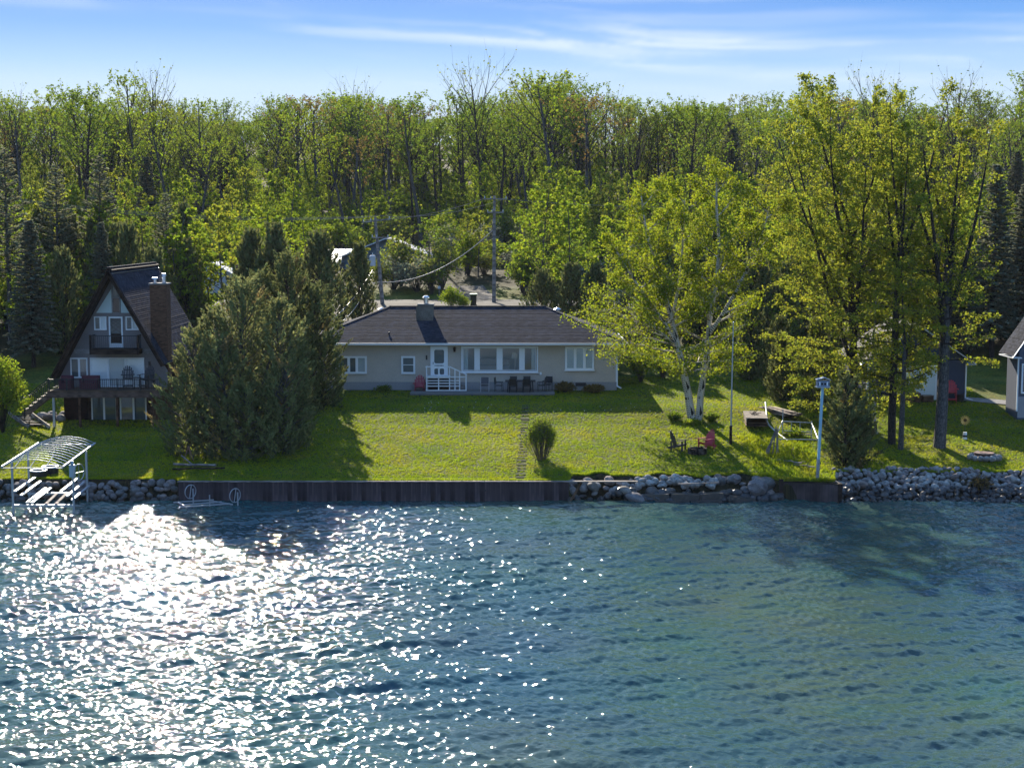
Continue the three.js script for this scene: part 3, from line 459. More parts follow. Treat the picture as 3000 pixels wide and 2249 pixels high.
// ---------------------------------------------------------------- the house that ends at the right edge of the picture
{
  const G = thing('lake_house', 'dark clapboard house with white eaves, cut by the right edge of the picture', 'house', [36, 3, -94]);
  const gm = M(.10, .115, .15, .7), x0 = 31.15, x1 = 41, zf = -91.8, zb = -94.0, yt = 6.9, xm = 35.8, ap = 14.2;
  part('wall', [bx(x0, x1, 2.2, yt, zf, zb), lap(V(x0, 2.9, zf), V(x1, 2.9, zf), V(x0, yt, zf), V(x1, yt, zf), 32, .018, 31)], gm, G);
  part('lower_siding', [lap(V(x0 - .01, 2.6, zf + .03), V(x1, 2.6, zf + .03), V(x0 - .01, 3.9, zf + .03), V(x1, 3.9, zf + .03), 9, .02, 32)], M(.30, .30, .31, .7), G);
  part('gable', [extr([[x0, yt], [x1, yt], [xm, ap - .2]], .1).translate(0, 0, zf - .1)], gm, G);
  const t0 = V(xm, ap, zf + .5), t1 = V(xm, ap, zb), l0 = V(x0 - .55, 6.45, zf + .5), l1 = V(x0 - .55, 6.45, zb), r0 = V(x1 + .5, 6.3, zf + .5), r1 = V(x1 + .5, 6.3, zb);
  const rf = part('roof', [lap(r0, r1, t0, t1, 40, .014, 33), lap(l1, l0, t1, t0, 40, .014, 34)], mt.roof, G);
  part('soffit', [poly([[x0 - .5, 6.42, zf + .48], [xm, ap - .16, zf + .48], [xm, ap - .16, zf], [x0 - .5, 6.42, zf]], [0, 1, 2, 0, 2, 3]), bx(x0 - .55, x0, 6.3, 6.36, zf + .5, zb)], mt.trim, G, rf);
  part('rake_board', [beam(V(xm, ap - .1, zf + .52), V(x0 - .58, 6.35, zf + .52), .04, .24, V(0, 0, 1))], mt.trim, G, rf);
  part('downspout', [bx(x0 - .09, x0 - .01, 3.0, 6.3, zf - .02, zf + .06)], mt.trim, G);
  windowUnit(G, x0 + .15, x0 + 2.0, 4.1, 5.95, zf + .03, .07, [[x0 + .22, x0 + .75, 4.17, 5.88], [x0 + .83, x0 + 1.36, 4.17, 5.88], [x0 + 1.42, x0 + 1.93, 4.17, 5.88]]);
}
// ---------------------------------------------------------------- across the road
{
  const B = thing('roadside_building', 'blue-grey gabled building with pale metal side roof beyond the road', 'building', [-14.5, 9.2, -170]);
  const bl = M(.22, .31, .36, .7, { map: T.grain }), x0 = -18.4, x1 = -9.2, zf = -165, zb = -175, xm = -13.8, yt = 11.1, ap = 12.9;
  part('wall', [bx(x0, x1, 8, yt, zf, zb), extr([[x0, yt], [x1, yt], [xm, ap - .1]], 10).translate(0, 0, zb)], bl, B);
  const t0 = V(xm, ap, zf + .5), t1 = V(xm, ap, zb);
  part('roof', [beam(V(xm - .02, ap, -169.8), V(x0 - .6, yt - .28, -169.8), 10.6, .08), beam(V(xm + .02, ap, -169.8), V(x1 + .6, yt - .28, -169.8), 10.6, .08)], M(.38, .37, .36, .5), B);
  part('rake_board', [beam(V(xm, ap - .06, zf + .52), V(x1 + .6, yt - .36, zf + .52), .04, .18, V(0, 0, 1)), beam(V(xm, ap - .06, zf + .52), V(x0 - .6, yt - .36, zf + .52), .04, .18, V(0, 0, 1))], mt.trim, B);
  part('lean_to', [bx(-22.3, x0 - .02, 8, 10.2, -166, -174)], M(.30, .31, .32, .8), B);
  part('lean_to_roof', [beam(V(-20.4, 10.25, -165.2), V(-20.4, 11.6, -172), 4.6, .06)], M(.40, .41, .42, .6), B);
  part('corner_post', [bx(x1 - .1, x1 + .06, 8, yt, zf + .02, zf + .12)], mt.trim, B);
  part('window', [extr([[-11.9, 10.0], [-10.7, 10.0], [-10.7, 10.5], [-11.0, 10.8], [-11.6, 10.8], [-11.9, 10.5]], .05).translate(0, 0, zf + .01)], mt.glass, B);
  for (const x of [-15.8, -13.3]) { const wn = part('window', [bx(x - .75, x + .75, 9.3, 10.6, zf + .005, zf + .05)], mt.trim, B); part('pane', [bx(x - .65, x + .65, 9.4, 10.5, zf + .052, zf + .06)], mt.glass, B, wn); }
  part('porch_rail', [bx(-16, -9.6, 9.35, 9.45, zf + 1.0, zf + 1.08), bx(-16, -9.6, 8.75, 8.85, zf + 1.0, zf + 1.08), bx(-16, -9.6, 8.5, 8.6, zf + .1, zf + 1.1)], mt.trim, B);
}
{
  const B = thing('distant_shed', 'small pale-roofed shed glimpsed through leaves above the A-frame chimney', 'shed', [-29.5, 7.8, -150]);
  part('wall', [bx(-31.5, -27.5, 7.0, 9.5, -148, -152)], M(.5, .5, .5, .8), B);
  part('roof', [beam(V(-29.5, 10.7, -150), V(-32, 9.3, -150), 4.6, .08), beam(V(-29.5, 10.7, -150), V(-27, 9.3, -150), 4.6, .08)], M(.7, .71, .72, .4), B);
  part('gable', [extr([[-31.5, 9.5], [-27.5, 9.5], [-29.5, 10.58]], .1).translate(0, 0, -148.1)], M(.5, .5, .5, .8), B);
}
// ================================================================ trees and plants
class Acc {
  constructor() { this.p = []; this.n = []; this.u = []; this.c = []; this.i = []; }
  tube(P, rad, sides) {
    const base = this.p.length / 3, up = V(0, 1, 0), t = V(), a = V(), b = V(); let len = 0;
    for (let k = 0; k < P.length; k++) {
      t.subVectors(P[Math.min(k + 1, P.length - 1)], P[Math.max(k - 1, 0)]).normalize(); a.crossVectors(Math.abs(t.y) > .95 ? V(1, 0, 0) : up, t).normalize(); b.crossVectors(t, a);
      if (k) len += P[k].distanceTo(P[k - 1]);
      for (let s = 0; s < sides; s++) { const th = s / sides * 6.2832, c = Math.cos(th), q = Math.sin(th), nx = a.x * c + b.x * q, ny = a.y * c + b.y * q, nz = a.z * c + b.z * q; this.p.push(P[k].x + nx * rad[k], P[k].y + ny * rad[k], P[k].z + nz * rad[k]); this.n.push(nx, ny, nz); this.u.push(s / sides * Math.max(.3, rad[0] * 6.28), len); }
    }
    for (let k = 0; k < P.length - 1; k++) for (let s = 0; s < sides; s++) { const s2 = (s + 1) % sides, q = base + k * sides; this.i.push(q + s, q + s2, q + sides + s, q + s2, q + sides + s2, q + sides + s); }
  }
  leaf(x, y, z, nx, ny, nz, ax, ay, az, L, W, c) {      // a pointed four-sided leaf face: n its normal, a its long axis
    const l = Math.hypot(nx, ny, nz) || 1; nx /= l; ny /= l; nz /= l; const d = ax * nx + ay * ny + az * nz; ax -= d * nx; ay -= d * ny; az -= d * nz; const m = Math.hypot(ax, ay, az) || 1; ax /= m; ay /= m; az /= m;
    const bx_ = ny * az - nz * ay, by = nz * ax - nx * az, bz = nx * ay - ny * ax, k = this.p.length / 3;
    this.p.push(x - ax * L * .5, y - ay * L * .5, z - az * L * .5, x + bx_ * W * .5, y + by * W * .5, z + bz * W * .5, x + ax * L * .5, y + ay * L * .5, z + az * L * .5, x - bx_ * W * .5, y - by * W * .5, z - bz * W * .5);
    for (let q = 0; q < 4; q++) { this.n.push(nx, ny, nz); this.u.push(q & 1, q >> 1); this.c.push(c[0], c[1], c[2]); }
    this.i.push(k, k + 2, k + 1, k, k + 3, k + 2);
  }
  geo() { const g = new THREE.BufferGeometry(); g.setAttribute('position', new THREE.Float32BufferAttribute(this.p, 3)); g.setAttribute('normal', new THREE.Float32BufferAttribute(this.n, 3)); g.setAttribute('uv', new THREE.Float32BufferAttribute(this.u, 2)); if (this.c.length) g.setAttribute('color', new THREE.Float32BufferAttribute(this.c, 3)); g.setIndex(this.i); return g; }
}
const gs = () => (R() + R() + R() - 1.5) * .82;             // roughly normal
const rdir = () => { const z = R() * 2 - 1, a = R() * 6.2832, s = Math.sqrt(1 - z * z); return [s * Math.cos(a), z, s * Math.sin(a)]; };
const tint = (v = .28, warm = .16) => { const b = 1 + (R() - .5) * 2 * v, w = (R() - .5) * 2 * warm; return [b * (1 + w), b, b * (1 - w * .5)]; };
function at_(P, t) { const f = clamp(t, 0, .9999) * (P.length - 1), k = Math.floor(f); return V().lerpVectors(P[k], P[k + 1], f - k); }
// recursive broadleaf growth
function grow(A, p, dir, len, r, lvl, S, tr = 0) {
  const n = S.seg[lvl], P = [p.clone()], rad = [r]; let d = dir.clone();
  for (let i = 1; i <= n; i++) { d.x += gs() * S.wob[lvl]; d.z += gs() * S.wob[lvl]; d.y += gs() * S.wob[lvl] * .5 + S.up[lvl] / n; d.normalize(); P.push(P[i - 1].clone().addScaledVector(d, len / n)); rad.push(r * lerp(1, S.tip[lvl], i / n)); }
  (lvl <= (S.trunkLvl || 0) ? A.trunk : A.limb).tube(P, rad, S.sides[lvl]);
  if (lvl < S.max) {
    const cnt = Math.round(S.cn[lvl] * (.8 + .4 * R())); let az = R() * 6.28;
    for (let c = 0; c < cnt; c++) {
      const t = lerp(S.cs[lvl], S.ce ? S.ce[lvl] : 1, (c + .2 + .6 * R()) / cnt), q = at_(P, t), k = Math.min(n - 1, Math.floor(t * n)); const td = V().subVectors(P[k + 1], P[k]).normalize();
      az += 2.4 + gs() * .5; const side = V(Math.cos(az), 0, Math.sin(az)); side.addScaledVector(td, -side.dot(td)).normalize();
      const an = S.ang[lvl] * (.75 + .5 * R()), cd = td.clone().multiplyScalar(Math.cos(an)).addScaledVector(side, Math.sin(an)).normalize();
      const cl = len * S.cl[lvl] * (S.shape && lvl === S.shapeLvl ? S.shape((t - S.cs[lvl]) / (1 - S.cs[lvl])) : lerp(1.05, .55, t)) * (.75 + .5 * R());
      grow(A, q, cd, cl, Math.max(S.rmin || .006, lerp(r, r * S.tip[lvl], t) * S.cr[lvl]), lvl + 1, S, t);
    }
  }
  if (lvl >= S.leafLvl) {
    const m = Math.round(S.leaves * (lvl === S.max ? 1 : .5) * (.6 + .8 * R()));
    for (let k = 0; k < m; k++) {
      const t = Math.pow(R(), .7), q = at_(P, t), sp = S.clump, o = rdir(), nn = rdir(); nn[1] += S.flat || 0; const L = S.leaf * (.65 + .7 * R());
      A.crown.leaf(q.x + gs() * sp, q.y + gs() * sp * .8 - sp * .1, q.z + gs() * sp, nn[0], nn[1], nn[2], o[0], o[1] - .3, o[2], L, L * (S.asp || .8), tint());
    }
  }
}
const newAcc = () => ({ trunk: new Acc(), limb: new Acc(), crown: new Acc() });
function treeObj(name, A, woodMat, limbMat, leafM, label, cat, group) {
  const g = new THREE.Group(); g.name = name; if (label) tag(g, label, cat, group);
  const put = (nm, acc, m) => { if (!acc.p.length) return; const o = new THREE.Mesh(acc.geo(), m); o.name = nm; o.castShadow = o.receiveShadow = true; g.add(o); };
  put('trunk', A.trunk, woodMat); put('branches', A.limb, limbMat); put('crown', A.crown, leafM); return g;
}
function stand(g, x, z, turn = 0, s = 1, sy = s) { g.position.set(x, gnd(x, z) - .05, z); g.rotation.y = turn; g.scale.set(s, sy, s); scene.add(g); return g; }
function plant(proto, label, x, z, turn, s, sy, group) { const g = proto.clone(); g.name = numbered(proto.name); g.userData = { ...proto.userData, label: label || proto.userData.label }; if (group) g.userData.group = group; return stand(g, x, z, turn, s, sy || s); }

const LF = { spring: leafMat(.20, .26, .016, .6), birch: leafMat(.235, .275, .014, .6), yellow: leafMat(.25, .275, .024, .6), mid: leafMat(.145, .205, .018, .58), olive: leafMat(.165, .195, .026, .57), rust: leafMat(.19, .135, .036, .5), cedar: leafMat(.135, .15, .05, .38), frontCedar: leafMat(.165, .18, .065, .4), spruce: leafMat(.21, .22, .14, .38), grey: leafMat(.23, .24, .14, .45), grass: leafMat(.28, .345, .015, .56) };

// ---------------------------------------------------------------- forest stock
const tallS = (o = {}) => ({ seg: [9, 4, 2], wob: [.07, .22, .3], up: [.05, .55, .5], tip: [.25, .35, .4], sides: [7, 4, 3], max: 2, cn: [15, 5], cs: [.5, .25], ang: [.75, .7], cl: [.25, .5], cr: [.5, .5], shapeLvl: 0, shape: (t) => .55 + .9 * Math.sin(Math.PI * Math.min(1, t * .8 + .12)) - .45 * t, leafLvl: 2, leaves: 11, leaf: .27, clump: .33, asp: .85, flat: .2, ...o });
function tall(seed, h, r, S) { R = rng(seed); const A = newAcc(); grow(A, V(0, 0, 0), V(gs() * .06, 1, gs() * .06), h, r, 0, S); return A; }
const stock = { tall: [], bare: [], young: [], spruce: [], cedar: [], bush: [] };
for (let i = 0; i < 9; i++) stock.tall.push(treeObj('forest_tree', tall(100 + i, 19 + (i % 3) * 1.5, (.27 + .04 * (i % 2)), tallS({ leaves: [18, 14, 19, 11, 16, 15, 19, 11, 16][i], cs: [[.45, .55, .4, .5, .6, .38, .5, .55, .45][i], .25], cn: [[15, 13, 17, 14, 12, 18, 15, 13, 16][i], 5] })), i % 3 ? mt.barkGrey : mt.bark, mt.bark, [LF.mid, LF.spring, LF.mid, LF.olive, LF.mid, LF.spring, LF.mid, LF.rust, LF.olive][i]));
for (let i = 0; i < 4; i++) stock.bare.push(treeObj('bare_tree', tall(150 + i, 20.5 + i * .5, .25, tallS({ leaves: i === 1 ? 2 : .7, cn: [17, 7], cs: [.5, .2], ang: [.6, .55], cl: [.3, .5] })), mt.bark, mt.bark, LF.olive));
const youngS = (o = {}) => ({ seg: [7, 4, 2], wob: [.09, .2, .3], up: [.05, .25, .1], tip: [.2, .35, .4], sides: [6, 4, 3], max: 2, cn: [20, 5], cs: [.14, .25], ang: [1.05, .8], cl: [.34, .48], cr: [.42, .5], shapeLvl: 0, shape: (t) => 1.15 - .85 * t, leafLvl: 2, leaves: 15, leaf: .24, clump: .28, asp: .9, flat: .5, ...o });
for (let i = 0; i < 7; i++) stock.young.push(treeObj('young_tree', tall(200 + i, 9, .11, youngS({ leaves: [15, 12, 17, 10, 14, 16, 11][i], cl: [[.34, .28, .4, .3, .36, .26, .33][i], .48] })), mt.barkGrey, mt.bark, [LF.spring, LF.yellow, LF.spring, LF.mid, LF.yellow, LF.spring, LF.olive][i]));
// spruce: whorls of drooping boughs with short needled sprays
function spruce(seed, h, r, o = {}) {
  R = rng(seed); const A = newAcc(), P = [], rad = []; for (let i = 0; i <= 10; i++) { P.push(V(gs() * .06, h * i / 10, gs() * .06)); rad.push(lerp(r, .02, i / 10)); } A.trunk.tube(P, rad, 8);
  const n = o.n || 120, bs = o.base || .12;
  for (let k = 0; k < n; k++) {
    const t = bs + (1 - bs) * (k + R()) / n, y = h * t, az = k * 2.4 + gs() * .4, len = (o.w || .2) * h * Math.pow(1 - t, .75) * (.7 + .5 * R()) + .25; const dr = (o.droop ?? .35) * (1.1 - t);
    const Q = []; for (let s = 0; s <= 4; s++) { const f = s / 4; Q.push(V(Math.cos(az) * len * f, y + len * (.12 * f - dr * f * f + .22 * f * f * f), Math.sin(az) * len * f)); } A.limb.tube(Q, [.035, .028, .02, .012, .005].map((v) => v * (h / 12)), 3);
    const m = Math.round(len * (o.d || 26) * 2.1);
    for (let j = 0; j < m; j++) { const f = .2 + .8 * Math.pow(R(), .75), q = at_(Q, f), w = .16 * len * (1.1 - f) + .12, a = az + (R() < .5 ? 1 : -1) * (.7 + .6 * R()), nn = rdir(); A.crown.leaf(q.x + gs() * w, q.y + gs() * .09 - .05, q.z + gs() * w, nn[0] * .7, 1, nn[2] * .7, Math.cos(a), -.25 + gs() * .3, Math.sin(a), (o.leaf || .36) * (.7 + .6 * R()), .13 * (.8 + .5 * R()) * (o.lw || 1), tint(.3, .12)); }
  }
  return A;
}
stock.spruce.push(treeObj('spruce_tree', spruce(301, 15, .24, { w: .18, n: 220, d: 34, lw: 1.5, droop: .5 }), mt.bark, mt.bark, LF.spruce), treeObj('spruce_tree', spruce(302, 17, .26, { w: .15, n: 230, d: 32, lw: 1.5, droop: .5 }), mt.bark, mt.bark, LF.spruce), treeObj('pine_tree', spruce(303, 17, .25, { w: .2, n: 95, d: 15, base: .35, droop: .05, leaf: .42, lw: 1.5 }), mt.barkGrey, mt.bark, LF.grey));
// white cedar: upright plumes of flat sprays filling a lumpy cone
function cedar(seed, h, w, o = {}) {
  R = rng(seed); const A = newAcc(), stems = o.stems || 1;
  for (let s = 0; s < stems; s++) { const a = s * 2.4 + .3, P = [], rad = [], lean = stems > 1 ? w * (o.spread || .45) * (.4 + .6 * R()) : 0; for (let i = 0; i <= 8; i++) { const f = i / 8; P.push(V(Math.cos(a) * (lean * f + (stems > 1 ? .35 : 0)) + gs() * .06, h * .86 * f * (stems > 1 ? .8 + .2 * R() : 1), Math.sin(a) * (lean * f + (stems > 1 ? .35 : 0)) + gs() * .06)); rad.push(lerp(o.r || .16, .02, f)); } A.trunk.tube(P, rad, 7); }
  const n = o.n || 260, prof_ = o.prof || ((t) => Math.pow(Math.sin(Math.PI * Math.pow(clamp(t, 0, 1), .62)), .75));
  for (let k = 0; k < n; k++) {
    const t = (o.low || .04) + (.99 - (o.low || .04)) * (k + R()) / n, az = k * 2.39996 + gs() * .5, lump = .72 + .5 * vnoise(Math.cos(az) * 2.2 + 9 + seed, t * 5.5 + Math.sin(az) * 2.2), rad = w * prof_(t) * lump * (.72 + .36 * R());
    const tip = V(Math.cos(az) * rad, h * t + rad * .12, Math.sin(az) * rad), root = V(tip.x * .12, h * Math.max(.02, t - .16), tip.z * .12), mid = V().lerpVectors(root, tip, .6); mid.y -= .12 * rad;
    A.limb.tube([root, mid, tip], [.035, .022, .006], 3);
    const m = o.m || 90, pl = (o.plume || .62) * (.7 + .6 * R()), ax = V(Math.cos(az) * .45, 1, Math.sin(az) * .45).normalize();
    for (let j = 0; j < m; j++) {
      const f = Math.pow(R(), .8), q = V().lerpVectors(mid, tip, f), u = R(), s = pl * (1 - u * .75); q.addScaledVector(ax, (u - .25) * pl * 1.25); const nn = rdir();
      A.crown.leaf(q.x + gs() * s * .62, q.y + gs() * s * .35, q.z + gs() * s * .62, nn[0], nn[1] * .45, nn[2], ax.x + gs() * .55, ax.y + gs() * .5, ax.z + gs() * .55, (o.leaf || .27) * (.6 + .8 * R()), (o.leaf || .27) * .40 * (.7 + .6 * R()), tint(.32, .14));
    }
  }
  return A;
}
function lobedCedar(seed, lobes, o = {}) {            // several leaders grown into one ragged clump
  R = rng(seed); const A = newAcc();
  for (const [lx, lz, y0, h, w, tilt = 0] of lobes) {
    const P = [], rad = []; for (let i = 0; i <= 7; i++) { const f = i / 7; P.push(V(lerp(lx * .18, lx + tilt * h * .2, Math.pow(f, .8)) + gs() * .05, (y0 + h) * .9 * f, lerp(lz * .18, lz, Math.pow(f, .8)) + gs() * .05)); rad.push(lerp(.12, .02, f)); } A.trunk.tube(P, rad, 7);
    const n = Math.round(w * h * (o.n || 7.5));
    for (let k = 0; k < n; k++) {
      const t = (k + R()) / n, az = k * 2.39996 + gs() * .6, pr = t < .28 ? lerp(.6, 1, t / .28) : Math.pow(Math.max(0, 1 - ((t - .28) / .72) ** 1.7), .66), lump = .62 + .7 * vnoise(Math.cos(az) * 1.9 + seed + lx, t * 6 + Math.sin(az) * 1.9), rr_ = w * pr * lump * (.7 + .42 * R());
      const cx = lx + tilt * h * t * .2, tip = V(cx + Math.cos(az) * rr_, y0 + h * t + rr_ * .1, lz + Math.sin(az) * rr_), root = V(lerp(cx, tip.x, .1), y0 + h * Math.max(-.1, t - .15), lerp(lz, tip.z, .1)), mid = V().lerpVectors(root, tip, .6); mid.y -= .14 * rr_;
      A.limb.tube([root, mid, tip], [.032, .02, .006], 3);
      const dead = R() < .05, m = dead ? 8 : Math.round((o.m || 52) * (.5 + R())), pl = .62 * (.55 + .8 * R()), ax = V(Math.cos(az) * .85 + gs() * .25, .7, Math.sin(az) * .85 + gs() * .25).normalize(), br = .78 + .5 * R(), old = R() < .035;
      for (let j = 0; j < m; j++) { const f = Math.pow(R(), .8), q = V().lerpVectors(mid, tip, f), u = R(), s = pl * (1 - u * .8); q.addScaledVector(ax, (u - .25) * pl * 1.35); const nn = rdir(), c = tint(.26, .14); A.crown.leaf(q.x + gs() * s * .55, q.y + gs() * s * .35, q.z + gs() * s * .55, nn[0], nn[1] * .45, nn[2], ax.x + gs() * .55, ax.y + gs() * .5, ax.z + gs() * .55, .25 * (.6 + .8 * R()), .10 * (.7 + .6 * R()), old ? [c[0] * 1.3 * br, c[1] * .92 * br, c[2] * br] : [c[0] * br, c[1] * br, c[2] * br]); }
    }
  }
  return A;
}
for (let i = 0; i < 3; i++) stock.cedar.push(treeObj('cedar_tree', cedar(340 + i, 8, [1.7, 2.1, 1.4][i], { n: 120, m: 40, leaf: .38, plume: .7, r: .12 }), mt.bark, mt.bark, LF.cedar));
function bush(seed, h, w, o = {}) {
  R = rng(seed); const A = newAcc(), n = o.n || 40;
  for (let k = 0; k < n; k++) { const a = k * 2.4 + gs() * .4, l = Math.sqrt((k + .5) / n), tip = V(Math.cos(a) * w * l * (.8 + .3 * R()), (o.round ? h * (.42 + .58 * Math.sqrt(Math.max(0, 1 - l * l))) * (.85 + .2 * R()) : h * (1 - (o.dome ?? .45) * l * l) * (.75 + .35 * R())), Math.sin(a) * w * l * (.8 + .3 * R())), mid = V(tip.x * (o.ms || .35), tip.y * .55, tip.z * (o.ms || .35)); const P = [V(tip.x * (o.b0 || .06), 0, tip.z * (o.b0 || .06)), mid, tip]; A.limb.tube(P, [o.r || .02, .012, .004], 3);
    for (let j = 0; j < (o.tw || 3); j++) { const q = at_(P, .45 + .5 * R()), e = q.clone().add(V(gs() * .4 * w, .25 * h * R(), gs() * .4 * w)); A.limb.tube([q, e], [.008, .003], 3); }
    for (let j = 0; j < (o.m || 40); j++) { const f = (o.from ?? .35) + (1 - (o.from ?? .35)) * Math.pow(R(), .6), q = at_(P, f), s = (o.s || .2) * w, nn = rdir(), x = rdir(); A.crown.leaf(q.x + gs() * s, q.y + gs() * s, q.z + gs() * s, nn[0], nn[1] + .3, nn[2], x[0], x[1], x[2], (o.leaf || .09) * (.6 + .8 * R()), (o.leaf || .09) * .75, tint(o.tv || .28)); } }
  return A;
}
for (let i = 0; i < 4; i++) stock.bush.push(treeObj('wild_bush', bush(360 + i, [2.6, 3.2, 2.2, 3.6][i], [1.6, 1.5, 1.8, 1.5][i], { n: 44, m: [34, 22, 14, 30][i], leaf: .2, s: .24, tw: 5 }), mt.bark, mt.barkGrey, [LF.spring, LF.olive, LF.grey, LF.mid][i]));

// ---------------------------------------------------------------- the forest on the rise beyond the road
{
  const RF = rng(4242), f = (a, b) => a + (b - a) * RF();
  const looks = ['tall green', 'tall bright green', 'full-crowned green', 'sparse olive', 'slim green', 'deep-crowned bright green', 'broad green', 'rusty-leafed', 'olive'];
  const yLooks = ['bright green', 'yellow-green', 'wide bright green', 'mid green', 'wide yellow-green', 'narrow bright green', 'olive'];
  const place = (x, D) => { const u = x / D; return u < -.30 ? 'above the left edge conifers' : u < -.235 ? 'above the A-frame' : u < -.16 ? 'above the round shore cedar' : u < -.08 ? 'behind the nearer utility pole' : u < 0 ? 'above the ranch chimney' : u < .07 ? 'above the right end of the ranch roof' : u < .17 ? 'behind the birch crown' : u < .26 ? 'behind the tall right shore trees' : 'above the right edge house'; };
  const texts = { tall: 'tall slender spring-leafed tree in the forest beyond the road', bare: 'tall nearly leafless tree on the forest skyline', young: 'small bright-leafed tree at the forest edge beyond the road' };
  const inB = (x, D) => x > -24 && x < -7.5 && D > 160 && D < 180;
  const lift = (x) => 1 + .12 * Math.exp(-((x - 5) ** 2) / 200) + .04 * Math.sin(x * .2);
  // three rows deep that can be told apart
  const rows = [[186, 126, 16], [196, 134, 16], [207, 142, 17], [219, 150, 18]];
  let nT = 0;
  for (const [D0, w, n] of rows) for (let i = 0; i < n; i++) {
    const D = D0 + f(-5, 5), x = -w / 2 + w * (i + f(.1, .9)) / n; if (inB(x, D)) continue;
    const b = RF() < .1; const src = b ? stock.bare[Math.floor(RF() * 4)] : stock.tall[Math.floor(RF() * 9)]; const s = f(.6, .93) * lift(x);
    const ri = rows.findIndex((r) => r[0] === D0); plant(src, b ? 'nearly leafless forest tree ' + place(x, D) + ['', ', second row', ', third row', ', rearmost row'][ri] : looks[stock.tall.indexOf(src)] + ' forest tree ' + place(x, D) + [', front row', ', second row', ', third row', ', rearmost row'][ri], x, -D, f(0, 6.28), s * f(1.05, 1.3), s * (b ? 1.08 : 1), b ? 'leafless trees on the forest skyline' : 'tall trees of the forest beyond the road'); nT++;
  }
  for (let i = 0; i < 165; i++) {
    const x = f(-62, 62), D = f(146.5, 186), far = D > 165; if (inB(x, D) || (x > -7.5 && x < -.5 && D < 157)) continue; if (x > -24 && x < -6 && D < 166 && RF() < .75) continue;
    const s = f(.6, 1.02) * (far ? 1.12 : .95);
    const yk = Math.floor(RF() * 7); plant(stock.young[yk], yLooks[yk] + ' young tree ' + place(x, D) + (far ? ', back row' : ', road side'), x, -D, f(0, 6.28), s * f(.9, 1.15), s, 'young trees at the forest edge');
  }
  // what stands behind reads as one mass
  const mass = new THREE.Group(); mass.name = 'forest_mass'; mass.userData = { kind: 'stuff', label: 'dense far wood closing the view behind the nearer forest trees', category: 'forest' };
  const lists = new Map(); const add = (src, x, D, s, sy) => { if (!lists.has(src)) lists.set(src, []); lists.get(src).push([x, D, s, sy]); };
  for (let i = 0; i < 300; i++) { const D = 224 + 60 * Math.pow(RF(), 1.1), w = D * .80, x = f(-w / 2, w / 2); add(RF() < .08 ? stock.bare[Math.floor(RF() * 4)] : stock.tall[Math.floor(RF() * 9)], x, D, f(.9, 1.15), f(.66, .84) * lift(x * .8)); }
  for (let i = 0; i < 560; i++) { const D = 190 + 210 * Math.pow(RF(), 1.2), w = D * .8, x = f(-w / 2, w / 2); if (inB(x, D)) continue; add(stock.young[Math.floor(RF() * 7)], x, D, f(.6, 1.3), f(.6, 1.3)); }
  for (let i = 0; i < 150; i++) { const s = RF() < .5 ? -1 : 1, x = s * f(46, 130), D = f(104, 240); if (Math.abs(x) < D * .405 || (D > 131 && D < 147)) continue; add(stock.tall[Math.floor(RF() * 9)], x, D, f(.8, 1.0), f(.6, .78)); }
  for (let i = 0; i < 10; i++) { const D = 190 + 60 * RF(), w = D * .8, x = f(-w / 2, w / 2); add(stock.spruce[Math.floor(RF() * 2)], x, D, f(.7, .95), f(.7, 1)); }
  for (let i = 0; i < 700; i++) { const D = 160 + 190 * Math.pow(RF(), 1.3), w = D * .8, x = f(-w / 2, w / 2); if (inB(x, D)) continue; add(stock.bush[Math.floor(RF() * 4)], x, D, f(1, 2.2), f(.8, 1.9)); }
  for (let i = 0; i < 150; i++) { const sd = RF() < .5 ? -1 : 1, x = sd < 0 ? f(-52, -25) : f(13, 52), D = f(112, 132.5); if (sd > 0 && x > 22 && x < 30 && D < 108) continue; const k = RF(); if (k < .5) add(stock.bush[Math.floor(RF() * 4)], x, D, f(.8, 1.6), f(.8, 1.6)); else if (k < .8) add(stock.young[Math.floor(RF() * 7)], x, D, f(.6, 1.1), f(.6, 1.1)); else add(stock.cedar[Math.floor(RF() * 3)], x, D, f(.8, 1.2), f(.8, 1.2)); }
  const mtx = new THREE.Matrix4();
  for (const [src, L] of lists) for (const ch of src.children) { const im = new THREE.InstancedMesh(ch.geometry, ch.material, L.length); im.name = ch.name; im.castShadow = im.receiveShadow = true; L.forEach(([x, D, s, sy], k) => { _e.set(0, (x * 7.3 + D) % 6.28, 0); mtx.compose(V(x, gnd(x, -D) - .1, -D), _q.setFromEuler(_e), V(s, sy, s)); im.setMatrixAt(k, mtx); }); mass.add(im); }
  scene.add(mass);
}
